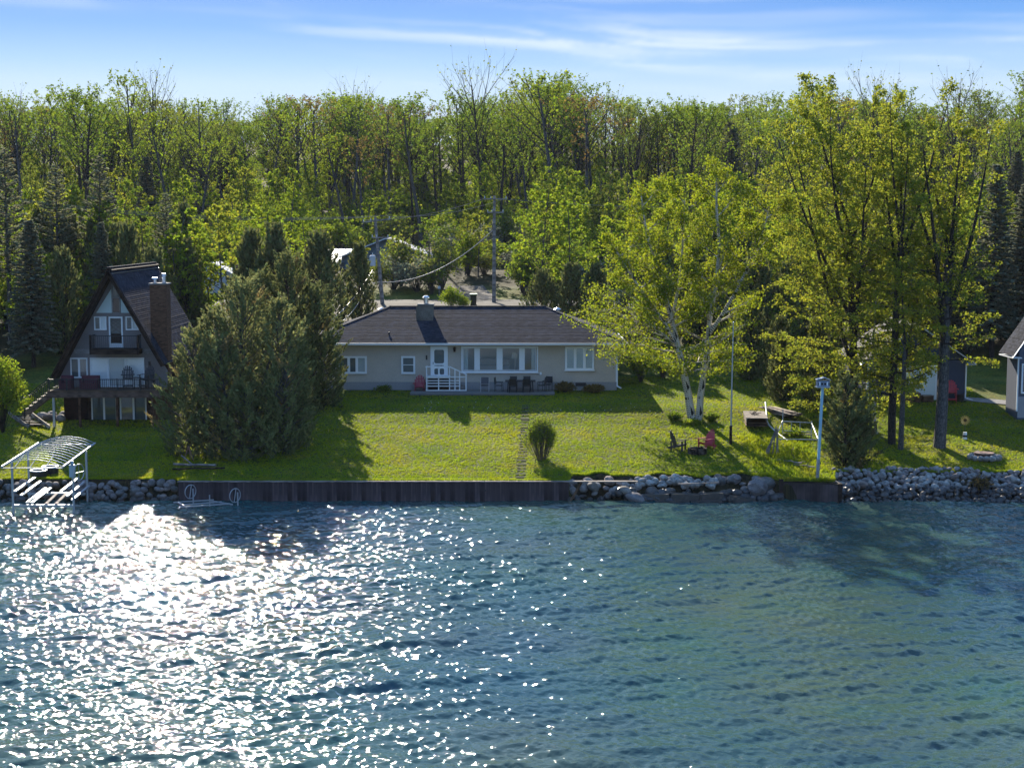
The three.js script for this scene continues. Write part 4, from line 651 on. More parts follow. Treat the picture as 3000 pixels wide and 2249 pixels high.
// ================================================================ trees and plants of the three lots
// the twin-stemmed white birch on the lawn
{
  R = rng(511); const A = newAcc(), S = { seg: [8, 6, 4, 3], wob: [.05, .13, .22, .3], up: [0, .30, .18, -.25], tip: [.3, .3, .3, .4], sides: [9, 6, 4, 3], max: 3, cn: [0, 8, 6], cs: [.3, .22, .2], ang: [.5, .7, .8], cl: [.5, .46, .55], cr: [.5, .46, .5], leafLvl: 2, leaves: 11, leaf: .13, clump: .40, asp: .85, flat: .2, rmin: .006 };
  const stems = [[[0, 0, 0], [-.25, 1.6, 0], [-.75, 3.8, .1], [-1.2, 5.6, .2], [-1.6, 7.2, .1], [-2.3, 9.5, 0], [-2.9, 11.5, -.2], [-3.2, 13.6, -.3]], [[.42, 0, .05], [.5, 1.5, 0], [.85, 3.8, -.1], [1.0, 6.0, -.1], [1.35, 8.2, 0], [1.5, 10.5, .2], [1.3, 12.8, .2], [1.25, 15.0, .2]]];
  const limb = (P, a, r0, r1) => { const Q = P.map((p) => V(...p)); A.trunk.tube(Q, Q.map((_, i) => lerp(r0, r1, i / (Q.length - 1))), 9); return Q; };
  const brs = [];
  for (const [k, P] of stems.entries()) { const Q = limb(P, 0, k ? .24 : .27, .04); for (let i = 0; i < 17; i++) { const t = .30 + .68 * (i + R()) / 17; brs.push([at_(Q, t), t, i * 2.4 + k, lerp(.11, .03, t)]); } }
  const l3 = limb([[.95, 5.2, -.1], [1.7, 6.4, .2], [2.6, 8.0, .3], [3.4, 9.8, .4], [4.1, 11.6, .5], [4.5, 13.2, .4]], 0, .13, .03), l4 = limb([[-.9, 4.4, .1], [-1.7, 5.8, .6], [-2.8, 7.4, .9], [-4.0, 9.0, 1.0], [-4.9, 10.6, 1.0]], 0, .12, .03), l5 = limb([[-1.3, 6.2, .1], [-.9, 7.8, -.6], [-.6, 9.6, -1.2], [-.5, 11.5, -1.5], [-.4, 13.4, -1.6]], 0, .11, .03);
  for (const Q of [l3, l4, l5]) for (let i = 0; i < 10; i++) { const t = .2 + .78 * (i + R()) / 10; brs.push([at_(Q, t), .4 + .6 * t, i * 2.4, .05]); }
  for (const [p, t, a, r] of brs) { const out = V(Math.cos(a), lerp(.05, .8, t), Math.sin(a) * .9).normalize(); grow(A, p, out, lerp(3.7, 1.7, t) * (.75 + .4 * R()), r, 1, S); }
  for (let i = 0; i < 9; i++) { const a = i * .7; grow(A, V(-.4 + .1 * i, 3.0 + (i % 3) * .5, 0), V(Math.cos(a) * 1, .15, Math.sin(a)).normalize(), 3.0 + R(), .045, 1, { ...S, up: [0, .05, -.1, -.4] }); }
  for (let i = 0; i < 7; i++) grow(A, V(-.7 - .1 * i, 3.6 + .45 * i, .1), V(-1, .12 + .05 * i, (i - 3) * .22).normalize(), 4.6 + R(), .055, 1, { ...S, up: [0, .02, -.15, -.5] });
  const g = treeObj('birch_tree', A, mt.birchBark, mt.birchBark, LF.birch, 'twin-stemmed white birch in fresh leaf in the middle of the right lawn', 'birch tree'); g.name = numbered('birch_tree'); stand(g, 11.0, -91.0);
}
// the tall leafing trees on the right shore: a few dark leaders each
const leadS = (o = {}) => ({ seg: [7, 9, 4, 3], wob: [.035, .07, .22, .3], up: [.05, .42, .28, .05], tip: [.62, .12, .3, .4], sides: [10, 6, 4, 3], max: 3, cn: [5, 13, 5], cs: [.62, .12, .2], ang: [.28, .85, .8], cl: [1.05, .19, .5], cr: [.62, .34, .5], leafLvl: 2, leaves: 9, leaf: .125, clump: .28, asp: .9, flat: .1, ...o });
const shore = (seed, h, r, S, mat, leaf, label, x, z, turn = 0, nm = 'poplar_tree') => { R = rng(seed); const A = newAcc(); grow(A, V(0, 0, 0), V(gs() * .04, 1, gs() * .04), h, r, 0, S); for (let i = 0; i < (S.low || 0); i++) { const a = i * 2.4 + seed, y = h * lerp(S.low0 || .3, .95, (i + R()) / S.low); grow(A, V(0, y, 0), V(Math.cos(a), .12, Math.sin(a)).normalize(), (S.lowL || 3) * (.7 + .5 * R()), .05, 2, { ...S, seg: [7, 9, 6, 3], cn: [0, 0, 11], up: [0, 0, .12, -.15], leaves: S.lowLeaf || S.leaves }); } const g = treeObj(nm, A, mat, mt.bark, leaf, label, 'tree', 'tall trees on the right shore'); g.name = numbered(nm); return stand(g, x, z, turn); };
shore(601, 12.6, .27, leadS({ low: 44, low0: .09, lowL: 4.6, lowLeaf: 52, leaves: 48, cl: [1.2, .26, .5], cs: [.25, .1, .2], cn: [8, 14, 5], ang: [.42, .9, .8] }), mt.bark, LF.yellow, 'leafiest tall tree on the right shore, its crown hanging over the stacked timber', 20.6, -89.5, 1);
shore(602, 12.7, .24, leadS({ low: 24, low0: .2, lowL: 2.6, lowLeaf: 22, leaves: 28, cn: [5, 12, 5] }), mt.bark, LF.yellow, 'straight dark-trunked tall tree beside the slim forked trunk on the right shore', 22.05, -86.3, 2.2);
shore(603, 6.2, .17, leadS({ low: 10, low0: .5, lowL: 2.2, lowLeaf: 16, leaves: 12, cn: [2, 11, 4], cl: [1.35, .2, .5], ang: [.3, .9, .8], cr: [.72, .34, .5] }), mt.barkGrey, LF.yellow, 'slim grey trunk that forks low, in the middle of the right shore trees', 22.3, -85.2, .4);
shore(604, 11.0, .36, leadS({ low: 20, low0: .42, lowL: 2.8, lowLeaf: 22, leaves: 20, cn: [6, 13, 5], cs: [.45, .1, .2], cl: [1.15, .17, .5] }), mt.barkGrey, LF.yellow, 'thickest tall trunk on the right shore, nearly bare leaders above, by the ring of stones', 24.6, -85.5, 3.3);
R = rng(620); { const A = newAcc(); const Q = [[0, 0, 0], [-.15, 1.2, 0], [-.1, 2.6, 0], [-.35, 4.4, .1], [-.3, 6.5, .1], [-.2, 8.6, 0]].map((p) => V(...p)); A.trunk.tube(Q, [.1, .09, .085, .07, .05, .02], 8); for (let i = 0; i < 16; i++) { const t = .45 + .55 * (i + R()) / 16; grow(A, at_(Q, t), V(Math.cos(i * 2.4), .5, Math.sin(i * 2.4)).normalize(), 1.3, .02, 1, { seg: [1, 3, 2], wob: [0, .2, .3], up: [0, .2, 0], tip: [0, .4, .4], sides: [4, 4, 3], max: 2, cn: [0, 4], cs: [0, .3], ang: [0, .7], cl: [0, .5], cr: [0, .5], leafLvl: 2, leaves: 14, leaf: .15, clump: .2 }); } const g = treeObj('birch_tree', A, mt.birchBark, mt.birchBark, LF.birch, 'slender white-barked young birch between the dark trunks on the right shore', 'birch tree'); g.name = numbered('birch_tree'); stand(g, 21.7, -88.6); }
// cedars
{
  const big = treeObj('cedar_tree', lobedCedar(701, [[.5, -.4, .3, 9.6, 2.3, 0], [-1.9, .2, .1, 6.9, 1.9, -.2], [2.3, -.3, .2, 8.6, 2.1, .2], [-.4, 1.5, 0, 6.6, 2.0, 0], [-2.6, 1.0, 0, 4.6, 1.6, -.1], [2.6, 1.4, 0, 5.4, 1.9, .6], [.9, 2.2, 0, 4.2, 1.8, .2], [-1.2, -1.5, .2, 8.0, 1.9, 0], [3.2, .4, 0, 3.4, 1.4, .5]]), mt.barkGrey, mt.barkGrey, LF.frontCedar, 'large round white cedar with bare stems showing, by the shore beside the A-frame', 'cedar tree'); big.name = numbered('cedar_tree'); stand(big, -15.9, -85.2, 0);
  const back = treeObj('cedar_tree', lobedCedar(702, [[0, 0, .2, 9.7, 2.5, 0], [1.7, .3, 0, 8.0, 1.9, .1], [-1.6, .2, .2, 8.6, 2.0, -.1], [.6, 1.6, 0, 6.0, 1.8, .1], [2.2, 1.2, 0, 4.8, 1.5, .3]]), mt.bark, mt.bark, LF.cedar, 'tall dark cedar behind the round one, covering the left end of the ranch house', 'cedar tree'); back.name = numbered('cedar_tree'); stand(back, -14.2, -95.0, 0);
  const jun = treeObj('juniper_tree', lobedCedar(703, [[0, 0, 0, 5.0, 1.25, 0], [-.7, .3, 0, 3.6, .9, -.2], [.8, .2, 0, 4.0, .95, .2], [.1, .8, 0, 3.0, .95, 0]], { n: 9, m: 56 }), mt.bark, mt.bark, LF.cedar, 'dense dark juniper standing just right of the pale blue birdhouse post', 'juniper'); jun.name = numbered('juniper_tree'); stand(jun, 18.35, -81.9, 1);
  const C1 = stock.cedar; const gC = 'cedars along the back of the lots';
  const list = [[17.4, 96.5, .55, 'low dark cedar behind the lumber stack'], [17.9, 100, .62, 'second dark cedar of the row behind the lumber stack'], [19.3, 94.5, .72, 'dark cedar under the leafiest right shore tree'], [16.6, 104, .7, 'dark cedar at the top of the right lawn'], [2.4, 117, .72, 'cedar rising above the right half of the ranch roof'], [4.6, 116, .80, 'bushy cedar above the right hip of the ranch roof'], [6.6, 118, .74, 'cedar between the ranch roof and the birch crown'], [9.6, 113, .9, 'dark cedar behind the birch at the ranch house corner'], [11.8, 116, 1.0, 'tall dark cedar behind the birch stems'], [14.2, 114, .95, 'dark cedar left of the cedar row behind the right lawn'], [-15.2, 119, 1.05, 'dark cedar behind the ranch house left end'], [-18.6, 118, 1.15, 'tall dark cedar behind the round shore cedar'], [-21, 121, 1.05, 'dark cedar between the A-frame chimney and the road'], [18.0, 112, 1.0, 'dark cedar deep behind the right lawn'], [-12.6, 124, .8, 'dark cedar beside the gravel drive']];
  list.forEach(([x, D, s, l], i) => plant(C1[i % 3], l, x, -D, i * 1.3, s * 1.08, s, gC)); for (const c of scene.children) if (/^cedar_tree/.test(c.name) && !c.userData.category) c.userData.category = 'cedar tree';
}
// spruces and pines at both sides
{
  const put = (k, x, D, s, sy, l) => { const g = plant(stock.spruce[k], l, x, -D, x * 3.1, s, sy, 'conifers behind the side lots'); g.userData.category = 'conifer'; };
  put(0, -35.2, 110, .75, .72, 'dark spruce left of the A-frame, nearest the left edge of the picture'); put(1, -31.6, 116, .6, .58, 'dark narrow spruce behind the left slope of the A-frame'); put(2, -34.6, 127, .85, .82, 'grey-green pine with a bare trunk above the A-frame left slope'); put(2, -39.5, 118, .9, .9, 'grey-green pine cut by the left edge of the picture'); put(2, -38, 126, .8, .78, 'grey-green pine behind the left edge pine'); put(2, -28.2, 123, .62, .66, 'short pine just behind the A-frame ridge');
  put(1, 36.2, 113, .85, .85, 'dark spruce right of the garage roof'); put(0, 39.5, 116, .9, .85, 'dark spruce above the right edge house'); put(0, 33.3, 117, .8, .8, 'dark spruce behind the garage peak'); put(1, 30.5, 116, .75, .75, 'dark spruce behind the garage left slope'); put(1, 42, 112, .9, .9, 'dark spruce cut by the right edge of the picture');
}
// broadleaf trees and bushes between the houses and the road
{
  const put = (k, x, D, s, sy, l, gr = 'leafy trees between the houses and the road') => { const g = plant(stock.young[k], l, x, -D, x * 2.3 + D, s, sy, gr); g.userData.category = 'tree'; };
  for (const g of Object.values(stock).flat()) if (!g.userData.category) g.userData.category = 'tree';
  put(0, -27.6, 122, 1.25, 1.1, 'bright leafy maple right behind the A-frame ridge'); put(4, -24.2, 126, 1.1, 1.05, 'bright leafy maple above the A-frame chimney'); put(2, -36.5, 114, .8, .85, 'bright leafy tree among the left edge conifers'); put(4, -39, 129, 1.1, 1.2, 'bright leafy tree above the left edge conifers'); put(4, -30.2, 117, .75, .8, 'yellow-green tree behind the lower left slope of the A-frame'); put(0, -42, 117, .9, .95, 'bright leafy tree cut by the left edge of the picture'); put(1, -33.0, 121, .9, 1.0, 'yellow-green young tree between the two left spruces'); put(2, -21.0, 130.5, 1.1, .95, 'leafy tree above the round shore cedar');
  put(2, 2.6, 128.5, 1.05, 1.15, 'green leafy tree right of the second utility pole'); put(0, 4.9, 126, 1.05, 1.05, 'green leafy tree above the right hip of the ranch roof'); put(5, 7.6, 127, 1.1, 1.0, 'leafy tree behind the birch crown'); put(0, 12.5, 124, 1.1, 1.2, 'leafy tree behind the right side of the birch'); put(3, 16.5, 127, 1.15, 1.1, 'leafy tree between the birch and the right shore trees'); put(2, 22.5, 122, 1.2, 1.2, 'leafy tree behind the tall right shore trees'); put(0, 28.5, 126, 1.3, 1.2, 'leafy tree above the garage ridge'); put(2, 34.6, 123, 1.35, 1.15, 'bright green maple above the right edge house'); put(5, 39.5, 127, 1.3, 1.25, 'bright leafy tree at the right edge of the picture'); put(6, 19.6, 108, .7, .75, 'olive leafy sapling behind the cedar row');
  const orn = treeObj('ornamental_tree', bush(720, 4.7, 1.75, { n: 64, m: 80, leaf: .15, s: .22, from: .55, r: .012, b0: .015, ms: .42 }), mt.bark, mt.bark, LF.spring, 'round bright-leafed ornamental tree at the left edge, beside the deck stairs', 'tree'); orn.name = numbered('ornamental_tree'); stand(orn, -30.9, -90.2);
  const RB = rng(77), f = (a, b) => a + (b - a) * RB(); const gB = 'wild bushes along the road';
  for (let i = 0; i < 58; i++) { const x = f(-46, 46), far = RB() < .72, D = far ? f(145.5, 158) : f(126.5, 131.5); if (D < 135 && (x > -19 && x < 1)) continue; if (D > 140 && x > -7 && x < -.8) continue; const s = far ? f(.9, 1.7) : f(.5, 1.0); const bk = Math.floor(RB() * 4), g = plant(stock.bush[bk], ['bright green', 'olive', 'grey-green', 'mid green'][bk] + ' wild bush on the ' + (far ? 'far' : 'near') + ' road verge' + (x < -26 ? ' above the A-frame' : x < -8 ? ' near the first utility pole' : x < 8 ? ' above the ranch roof' : x < 22 ? ' behind the birch' : ' at the right edge side'), x, -D, f(0, 6), s, s * f(.9, 1.2), gB); g.userData.category = 'bush'; }
  const wb = (k, x, D, s, l) => { const g = plant(stock.bush[k], l, x, -D, x, s, s, gB); g.userData.category = 'bush'; };
  put(1, -14.6, 152, .62, .55, 'small yellow-green tree in front of the blue-grey building'); put(4, -12.2, 156, .5, .5, 'small leafy tree before the right gable of the blue-grey building'); put(2, -20.5, 151, .8, .75, 'leafy tree before the pale side roof of the blue-grey building'); wb(3, 1.2, 146.5, 1.3, 'mid green bush at the right side of the far driveway'); wb(0, 3.4, 147.5, 1.4, 'bright bush behind the taller utility pole'); wb(1, -7.9, 147, 1.2, 'olive bush at the left side of the far driveway'); put(1, -3.6, 160, .8, .75, 'yellow-green tree at the end of the far driveway'); wb(2, -9.4, 148.5, 1.6, 'large grey-green willow bush across the road, above the ranch chimney'); wb(2, -11.8, 150, 1.5, 'grey-green bush behind the first utility pole'); wb(1, -7.0, 150.5, 1.6, 'olive bush right of the willow across the road'); wb(0, -5.3, 131.5, .75, 'bright sapling left of the green bin'); wb(0, -4.3, 130.6, .5, 'small bright sapling touching the green bin');
  wb(3, 8.9, 103.2, .8, 'dark shrub at the right corner of the ranch house'); wb(3, 10.6, 105, .9, 'dark shrub behind the birch base');
}
// shrubs on the lawns
{
  const one = (nm, A, wood, leaf, label, x, z, cat = 'shrub', gr) => { const g = treeObj(nm, A, wood, wood, leaf, label, cat, gr); g.name = numbered(nm); return stand(g, x, z); };
  one('lawn_shrub', bush(731, 2.35, .98, { n: 120, m: 34, leaf: .085, s: .17, from: .55, r: .007, tw: 7, round: 1, b0: .3, ms: .72 }), mt.barkGrey, LF.spring, 'upright twiggy shrub alone on the lawn near the seawall', 1.65, -82.6);
  one('foundation_bush', bush(732, .74, .8, { n: 60, m: 60, leaf: .085, s: .14, from: .4, r: .01 }), mt.bark, LF.rust, 'left of two low rusty-green bushes against the ranch house wall', 3.5, -99.0, 'bush', 'foundation bushes');
  one('foundation_bush', bush(733, .62, .84, { n: 60, m: 60, leaf: .085, s: .14, from: .4, r: .01 }), mt.bark, LF.rust, 'right of two low rusty-green bushes against the ranch house wall', 5.42, -99.0, 'bush', 'foundation bushes');
  one('low_plant', bush(734, .5, .6, { n: 34, m: 40, leaf: .1, s: .18, from: .2, r: .01 }), mt.bark, LF.mid, 'low dark green plant left of the birch base', 9.95, -90.9, 'plant', 'plants round the birch');
  one('low_plant', bush(735, .6, .55, { n: 34, m: 40, leaf: .1, s: .18, from: .2, r: .01 }), mt.bark, LF.mid, 'low dark green plant right of the birch base', 12.15, -90.5, 'plant', 'plants round the birch');
  one('low_plant', bush(736, .35, .7, { n: 34, m: 34, leaf: .1, s: .18, from: .2, r: .008 }), mt.bark, LF.spring, 'pale low plants in front of the birch base', 10.9, -90.1, 'plant', 'plants round the birch');
  one('weed_patch', bush(737, .5, .9, { n: 40, m: 30, leaf: .12, s: .2, from: .1, r: .006 }), mt.bark, LF.spring, 'tall weeds inside the metal frame on the right lawn', 16.6, -87.5, 'weeds');
  one('weed_patch', bush(738, .45, .7, { n: 30, m: 26, leaf: .1, s: .2, from: .1, r: .006 }), mt.bark, LF.mid, 'dark weeds along the wall foot left of the red chair', -8.6, -99.4, 'weeds');
}
// mown grass: short blades over the lawns
{
  R = rng(801); const A = new Acc();
  for (let k = 0; k < 6; k++) { const a = R() * 6.28, l = .055 * (.7 + .6 * R()), x = gs() * .05, z = gs() * .05, t = tint(.12, .12), i = A.p.length / 3, c = Math.cos(a), s = Math.sin(a), lx = gs() * .03, lz = gs() * .03; A.p.push(x - c * .009, 0, z - s * .009, x + c * .009, 0, z + s * .009, x + lx, l, z + lz); for (let q = 0; q < 3; q++) { A.n.push(-s, .35, c); A.u.push(0, 0); A.c.push(...t); } A.i.push(i, i + 1, i + 2); }
  const spots = [], blocked = (x, D) => (x > -13.8 && x < 7.2 && D > 99.7) || (x > -28.3 && x < -21.6 && D > 93.8) || (x > 23 && x < 29.6 && D > 96.9) || (x > 31 && D > 91.6) || (x > 29 && D > 93 && D < 98 && Math.abs(D - (97.2 - (x - 29.4) * .42)) < .75);
  const q = rng(802);
  for (let k = 0; k < 120000; k++) { const D = 78.2 + Math.pow(q(), 1.15) * 27, w = .36 * D + 1.5, x = (q() * 2 - 1) * w; if (D < shoreEdge(x) + .05 || blocked(x, D) || (D < 94.4 && Math.abs(x - lerp(.47, .88, (D - 79.2) / 15)) < .24 && ((D - 79.2) % .6) < .34)) continue; spots.push([x, D, q()]); }
  for (let k = 0; k < 5200; k++) { const x = -30 + 62 * q(), D = shoreEdge(x) + .02 + .25 * q() * q(); spots.push([x, D, 1.6 + 1.6 * q() * q()]); }
  const im = new THREE.InstancedMesh(A.geo(), LF.grass, spots.length); im.name = 'grass'; im.castShadow = im.receiveShadow = true; const m4 = new THREE.Matrix4(), col = new THREE.Color();
  spots.forEach(([x, D, r], k) => { const rough = sstep(.6, .75, fbm(x * .3 + 60, D * .3, 3)), long = x > 13.2 && x < 17.2 && D < 88 ? 1.5 : 0, s = .9 + .5 * r + rough * .5 + long * fbm(x, D, 2) * 1.6; _e.set(0, r * 60, 0); m4.compose(V(x, gnd(x, -D) - .006, -D), _q.setFromEuler(_e), V(1.5, s, 1.5)); im.setMatrixAt(k, m4); const d = fbm(x * .5 + 31, D * .7 + 5, 3), y = fbm(x * .22, D * .3 + 20, 4), v = fbm(x * 1.3 + 7, D * 1.6, 3), pat = fbm(x * .42 + 77, D * .9 + 13, 3); im.setColorAt(k, col.setRGB((lerp(.75, 1.25, y) + sstep(.55, .7, d) * .15) * lerp(.7, 1.32, pat), lerp(.85, 1.12, y) * lerp(.9, 1.1, v) * lerp(.85, 1.16, pat), lerp(.8, 1.2, v) + sstep(.55, .7, d) * .6)); });
  im.userData = { kind: 'stuff', label: 'short mown grass over the lakeside lawns', category: 'grass' }; scene.add(im);
}
// ================================================================ the shore
const stoneGeo = []; { for (let k = 0; k < 8; k++) { const q = rng(900 + k), g = new THREE.SphereGeometry(.5, 8, 6), p = g.attributes.position, s = [.8 + .4 * q(), .62 + .3 * q(), .75 + .35 * q()], o = q() * 50; for (let i = 0; i < p.count; i++) { const x = p.getX(i), y = p.getY(i), z = p.getZ(i), n = .78 + .5 * vnoise(x * 2.6 + o, y * 2.6 + z * 2.1 + o); p.setXYZ(i, x * s[0] * n, y * s[1] * n, z * s[2] * n); } if (k % 2) { const f = g.toNonIndexed(); f.computeVertexNormals(); stoneGeo.push(f); } else { g.computeVertexNormals(); stoneGeo.push(g); } } }
const stoneMat = [[.5, .49, .48], [.56, .54, .51], [.40, .37, .37], [.50, .41, .37], [.68, .68, .66], [.30, .29, .28]].map((c) => M(...c, .85, { map: T.stone }));
const wetMat = [[.10, .09, .085], [.15, .13, .115], [.08, .077, .08]].map((c) => M(...c, .45, { map: T.stone }));
function stone(root, x, y, z, s, q, mat, flat = 1) { const m = new THREE.Mesh(stoneGeo[Math.floor(q() * 8)], mat); m.name = 'stone'; m.castShadow = m.receiveShadow = true; m.position.set(x - root.position.x, y - root.position.y, z - root.position.z); m.rotation.set((q() - .5) * .9, q() * 6.28, (q() - .5) * .9); m.scale.set(s * (.85 + .35 * q()), s * flat * (.8 + .3 * q()), s * (.85 + .3 * q())); root.add(m); return m; }
{ // plank seawall in front of the ranch lawn
  const S = thing('seawall', 'long dark plank seawall along the lawn of the ranch house', 'seawall', [-7.4, 0, -78.05]), q = rng(31);
  const mats = [.92, 1, 1.08].map((k) => M(.20 * k, .165 * k, .17 * k, .9, { map: T.wall }));
  const w = .26; const gg = [0, 1, 2].map((k) => { const g = box(w - .006, 2.1, .08, 0, 0, 0); const n = join([g]); metric(n); const u = n.attributes.uv; for (let i = 0; i < u.count; i++) u.setX(i, u.getX(i) + k * 1.3); return n; });
  for (let x = -17.55; x < 2.75; x += w) { const m = new THREE.Mesh(gg[Math.floor(q() * 3)], mats[Math.floor(q() * 3)]); m.name = 'plank'; m.castShadow = m.receiveShadow = true; m.position.set(x + w / 2 + 7.4, -.07 + (q() - .5) * .02, .05 + (q() - .5) * .012); S.add(m); }
  for (let x = -17.6; x < 2.6; x += 4.04) part('cap_board', [bx(x, x + 4.02, .985, 1.03, -77.9, -78.2)], mt.woodGrey, S);
  part('backing', [bx(-17.6, 2.8, -1.2, .96, -78.06, -78.14)], mt.woodDark, S);
  for (const x of [-12.2, -6.8, -1.4]) part('wale_bolt', [rod(V(x, .55, -77.95), V(x, .55, -77.9), .05, .05, 6)], mt.darkIron, S);
}
{ // short angled wall at the birdhouse post
  const S = thing('seawall', 'short slanted dark plank wall below the pale blue birdhouse post', 'seawall', [15.7, 0, -77.9]), q = rng(32), a = [14.3, -78.25], b = [17.1, -77.7];
  for (let k = 0; k < 12; k++) { const t = (k + .5) / 12, x = lerp(a[0], b[0], t), z = lerp(a[1], b[1], t), g = box(.225, 2.0, .08, x, -.12 + (q() - .5) * .03 + .06 * (1 - t), z, 0, -.19, 0); part('plank', [g], mt.seawall, S); }
  part('cap_board', [beam(V(14.2, .97, -78.3), V(17.2, .9, -77.72), .16, .05)], mt.woodDark, S);
  part('end_post', [bx(17.1, 17.3, -1, .95, -77.6, -77.85)], mt.woodDark, S); part('end_post', [bx(14.1, 14.3, -1, 1.1, -78.1, -78.3)], mt.woodDark, S);
  part('return_wall', [beam(V(17.22, .3, -77.85), V(16.5, .5, -80.6), .08, 1.3)], mt.woodGrey, S);
}
{ // boulders under the A-frame lawn
  const S = thing('boulder_wall', 'wall of dark rounded boulders at the water below the A-frame', 'stone wall', [-23, 0, -78.3]), q = rng(33);
  for (let i = 0; i < 160; i++) { const x = lerp(-30.5, -17.7, q()), t = q(), y = -.15 + 1.02 * t, z = -77.75 - .75 * t + (q() - .5) * .15; stone(S, x, y, z, .28 + .26 * q() * q() + .05, q, t < .3 ? wetMat[Math.floor(q() * 3)] : stoneMat[[2, 2, 3, 5, 5][Math.floor(q() * 5)]]); }
}
{ // the broken bank with pale cobbles
  const S = thing('rock_bank', 'collapsed bank of pale cobbles and dark slabs right of the plank seawall', 'rock bank', [8.5, 0, -78.8]), q = rng(34);
  for (let i = 0; i < 64; i++) { const x = lerp(6.6, 10.9, q()), t = q(); stone(S, x, .62 + .42 * t, -78.75 - .55 * t, .26 + .2 * q(), q, stoneMat[[4, 1, 4, 1, 0][Math.floor(q() * 5)]]); }
  for (let i = 0; i < 34; i++) { const x = lerp(2.9, 6.8, q()), t = q(); stone(S, x, -.05 + .95 * t, -78.0 - 1.2 * t, .28 + .32 * q(), q, t < .3 ? wetMat[i % 3] : stoneMat[Math.floor(q() * 4)]); }
  for (let i = 0; i < 46; i++) { const x = lerp(5.5, 14.2, q()), t = q() * .6; stone(S, x, -.05 + .8 * t, -77.85 - .9 * t, .34 + .34 * q(), q, wetMat[i % 3]); }
  for (let i = 0; i < 26; i++) { const x = lerp(11, 14.1, q()), t = q(); stone(S, x, .1 + .85 * t, -78.1 - 1.3 * t, .3 + .3 * q(), q, stoneMat[[2, 5, 5, 3][i % 4]]); }
  for (const [x, y, z, w, h, d, r] of [[7.6, .18, -78.0, 1.3, .34, .5, .05], [9.1, .2, -77.95, 1.5, .34, .5, -.04], [10.5, .22, -78.0, 1.2, .36, .5, .06], [8.4, -.1, -77.75, 1.8, .3, .5, 0], [10.2, -.1, -77.7, 1.6, .3, .5, .02], [12.1, .05, -77.9, 1.4, .32, .5, -.12]]) part('slab', [new THREE.BoxGeometry(w, h, d, 3, 1, 1).rotateZ(r).translate(x, y, z)], wetMat[1], S);
  stone(S, 13.0, .55, -78.3, 1.25, q, stoneMat[2], 1.1); stone(S, 13.5, .75, -79.0, 1.3, q, stoneMat[5], .9); stone(S, 4.3, .62, -78.5, .7, q, stoneMat[1]); stone(S, 6.0, .5, -78.2, .7, q, stoneMat[1]); stone(S, 6.5, .18, -77.9, 1.0, q, stoneMat[2], .7);
}
{ // riprap on the right
  const S = thing('riprap_bank', 'bank of rounded riprap stones along the right shore below the garage lawn', 'stone bank', [27, 0, -79.3]), q = rng(35);
  let n = 0; for (let row = 0; row < 9; row++) { const t = row / 8; for (let x = 17.3 + q() * .3; x < 28.4 && n < 300; x += .22 + .2 * q()) { const tt = clamp(t + (q() - .5) * .14, 0, 1), z = -77.75 - 2.95 * tt, y = lerp(-.12, 1.14, tt) + .03 + q() * .08, s = .22 + .26 * q() * q() + .06 * q(); stone(S, x, y, z, s, q, t < .42 ? wetMat[Math.floor(q() * 3)] : stoneMat[[0, 1, 2, 3, 4, 0, 2, 1][Math.floor(q() * 8)]]); n++; } }
  const rest = new THREE.InstancedMesh(stoneGeo[2], stoneMat[2], 620), mm = new THREE.Matrix4(), col = new THREE.Color(); for (let i = 0; i < 620; i++) { const t = q(), x = i < 380 ? lerp(17.3, 28.6, q()) : lerp(28.3, 44, q()); _e.set(q(), q() * 6, q()); const s = .2 + .2 * q(); mm.compose(V(x - 27, lerp(-.18, 1.08, t), -77.7 - 2.95 * t + 79.3), _q.setFromEuler(_e), V(s, s, s)); rest.setMatrixAt(i, mm); rest.setColorAt(i, col.setRGB(1, 1, 1).multiplyScalar(t < .4 ? .3 : .7 + .9 * q())); } rest.name = 'small_stones'; rest.userData = { kind: 'stuff' }; S.add(rest);
}
{ // brush hanging over the right riprap
  const g = treeObj('dead_bush', bush(741, .9, .7, { n: 50, m: 8, leaf: .1, s: .2, tw: 6, r: .012 }), mt.bark, mt.bark, LF.rust, 'dark dead bush in a gap of the right-hand riprap', 'bush'); g.name = numbered('dead_bush'); g.position.set(25.0, .25, -78.9); scene.add(g);
}
const stick = (a, b, r, bend = .1, seg = 5) => { const P = []; for (let i = 0; i <= seg; i++) { const t = i / seg, p = V().lerpVectors(a, b, t); p.x += gs() * bend * (i % seg ? 1 : 0); p.y += gs() * bend * .5 * (i % seg ? 1 : 0); p.z += gs() * bend * (i % seg ? 1 : 0); P.push(p); } return tube(P, r, 10, 5); };
R = rng(990);
tag(obj('driftwood_log', [stick(V(-18.7, 1.28, -82.0), V(-16.2, 1.35, -81.2), .07, .08), stick(V(-17.6, 1.3, -81.7), V(-18.3, 1.75, -82.1), .045, .05)], mt.woodGrey), 'pale forked driftwood log lying below the round shore cedar', 'driftwood');
tag(obj('driftwood_log', [stick(V(-18.5, 1.2, -80.8), V(-15.6, 1.3, -80.6), .05, .1)], mt.woodDark), 'dark driftwood pole lying in front of the forked log', 'driftwood');
tag(obj('leaning_stake', [rod(V(-18.35, 1.3, -82.9), V(-18.05, 2.15, -82.9), .022), rod(V(-18.05, 2.15, -82.9), V(-17.75, 1.3, -82.8), .02), rod(V(-18.05, 2.13, -82.9), V(-18.0, 1.3, -83.2), .02)], M(.30, .16, .12, .8)), 'thin reddish stakes tied as a tripod under the round shore cedar', 'stake');
tag(obj('fallen_plank', [beam(V(8.8, .82, -78.3), V(10.9, .9, -78.2), .16, .05)], mt.woodGrey), 'pale grey plank resting on the cobbles of the collapsed bank', 'plank');
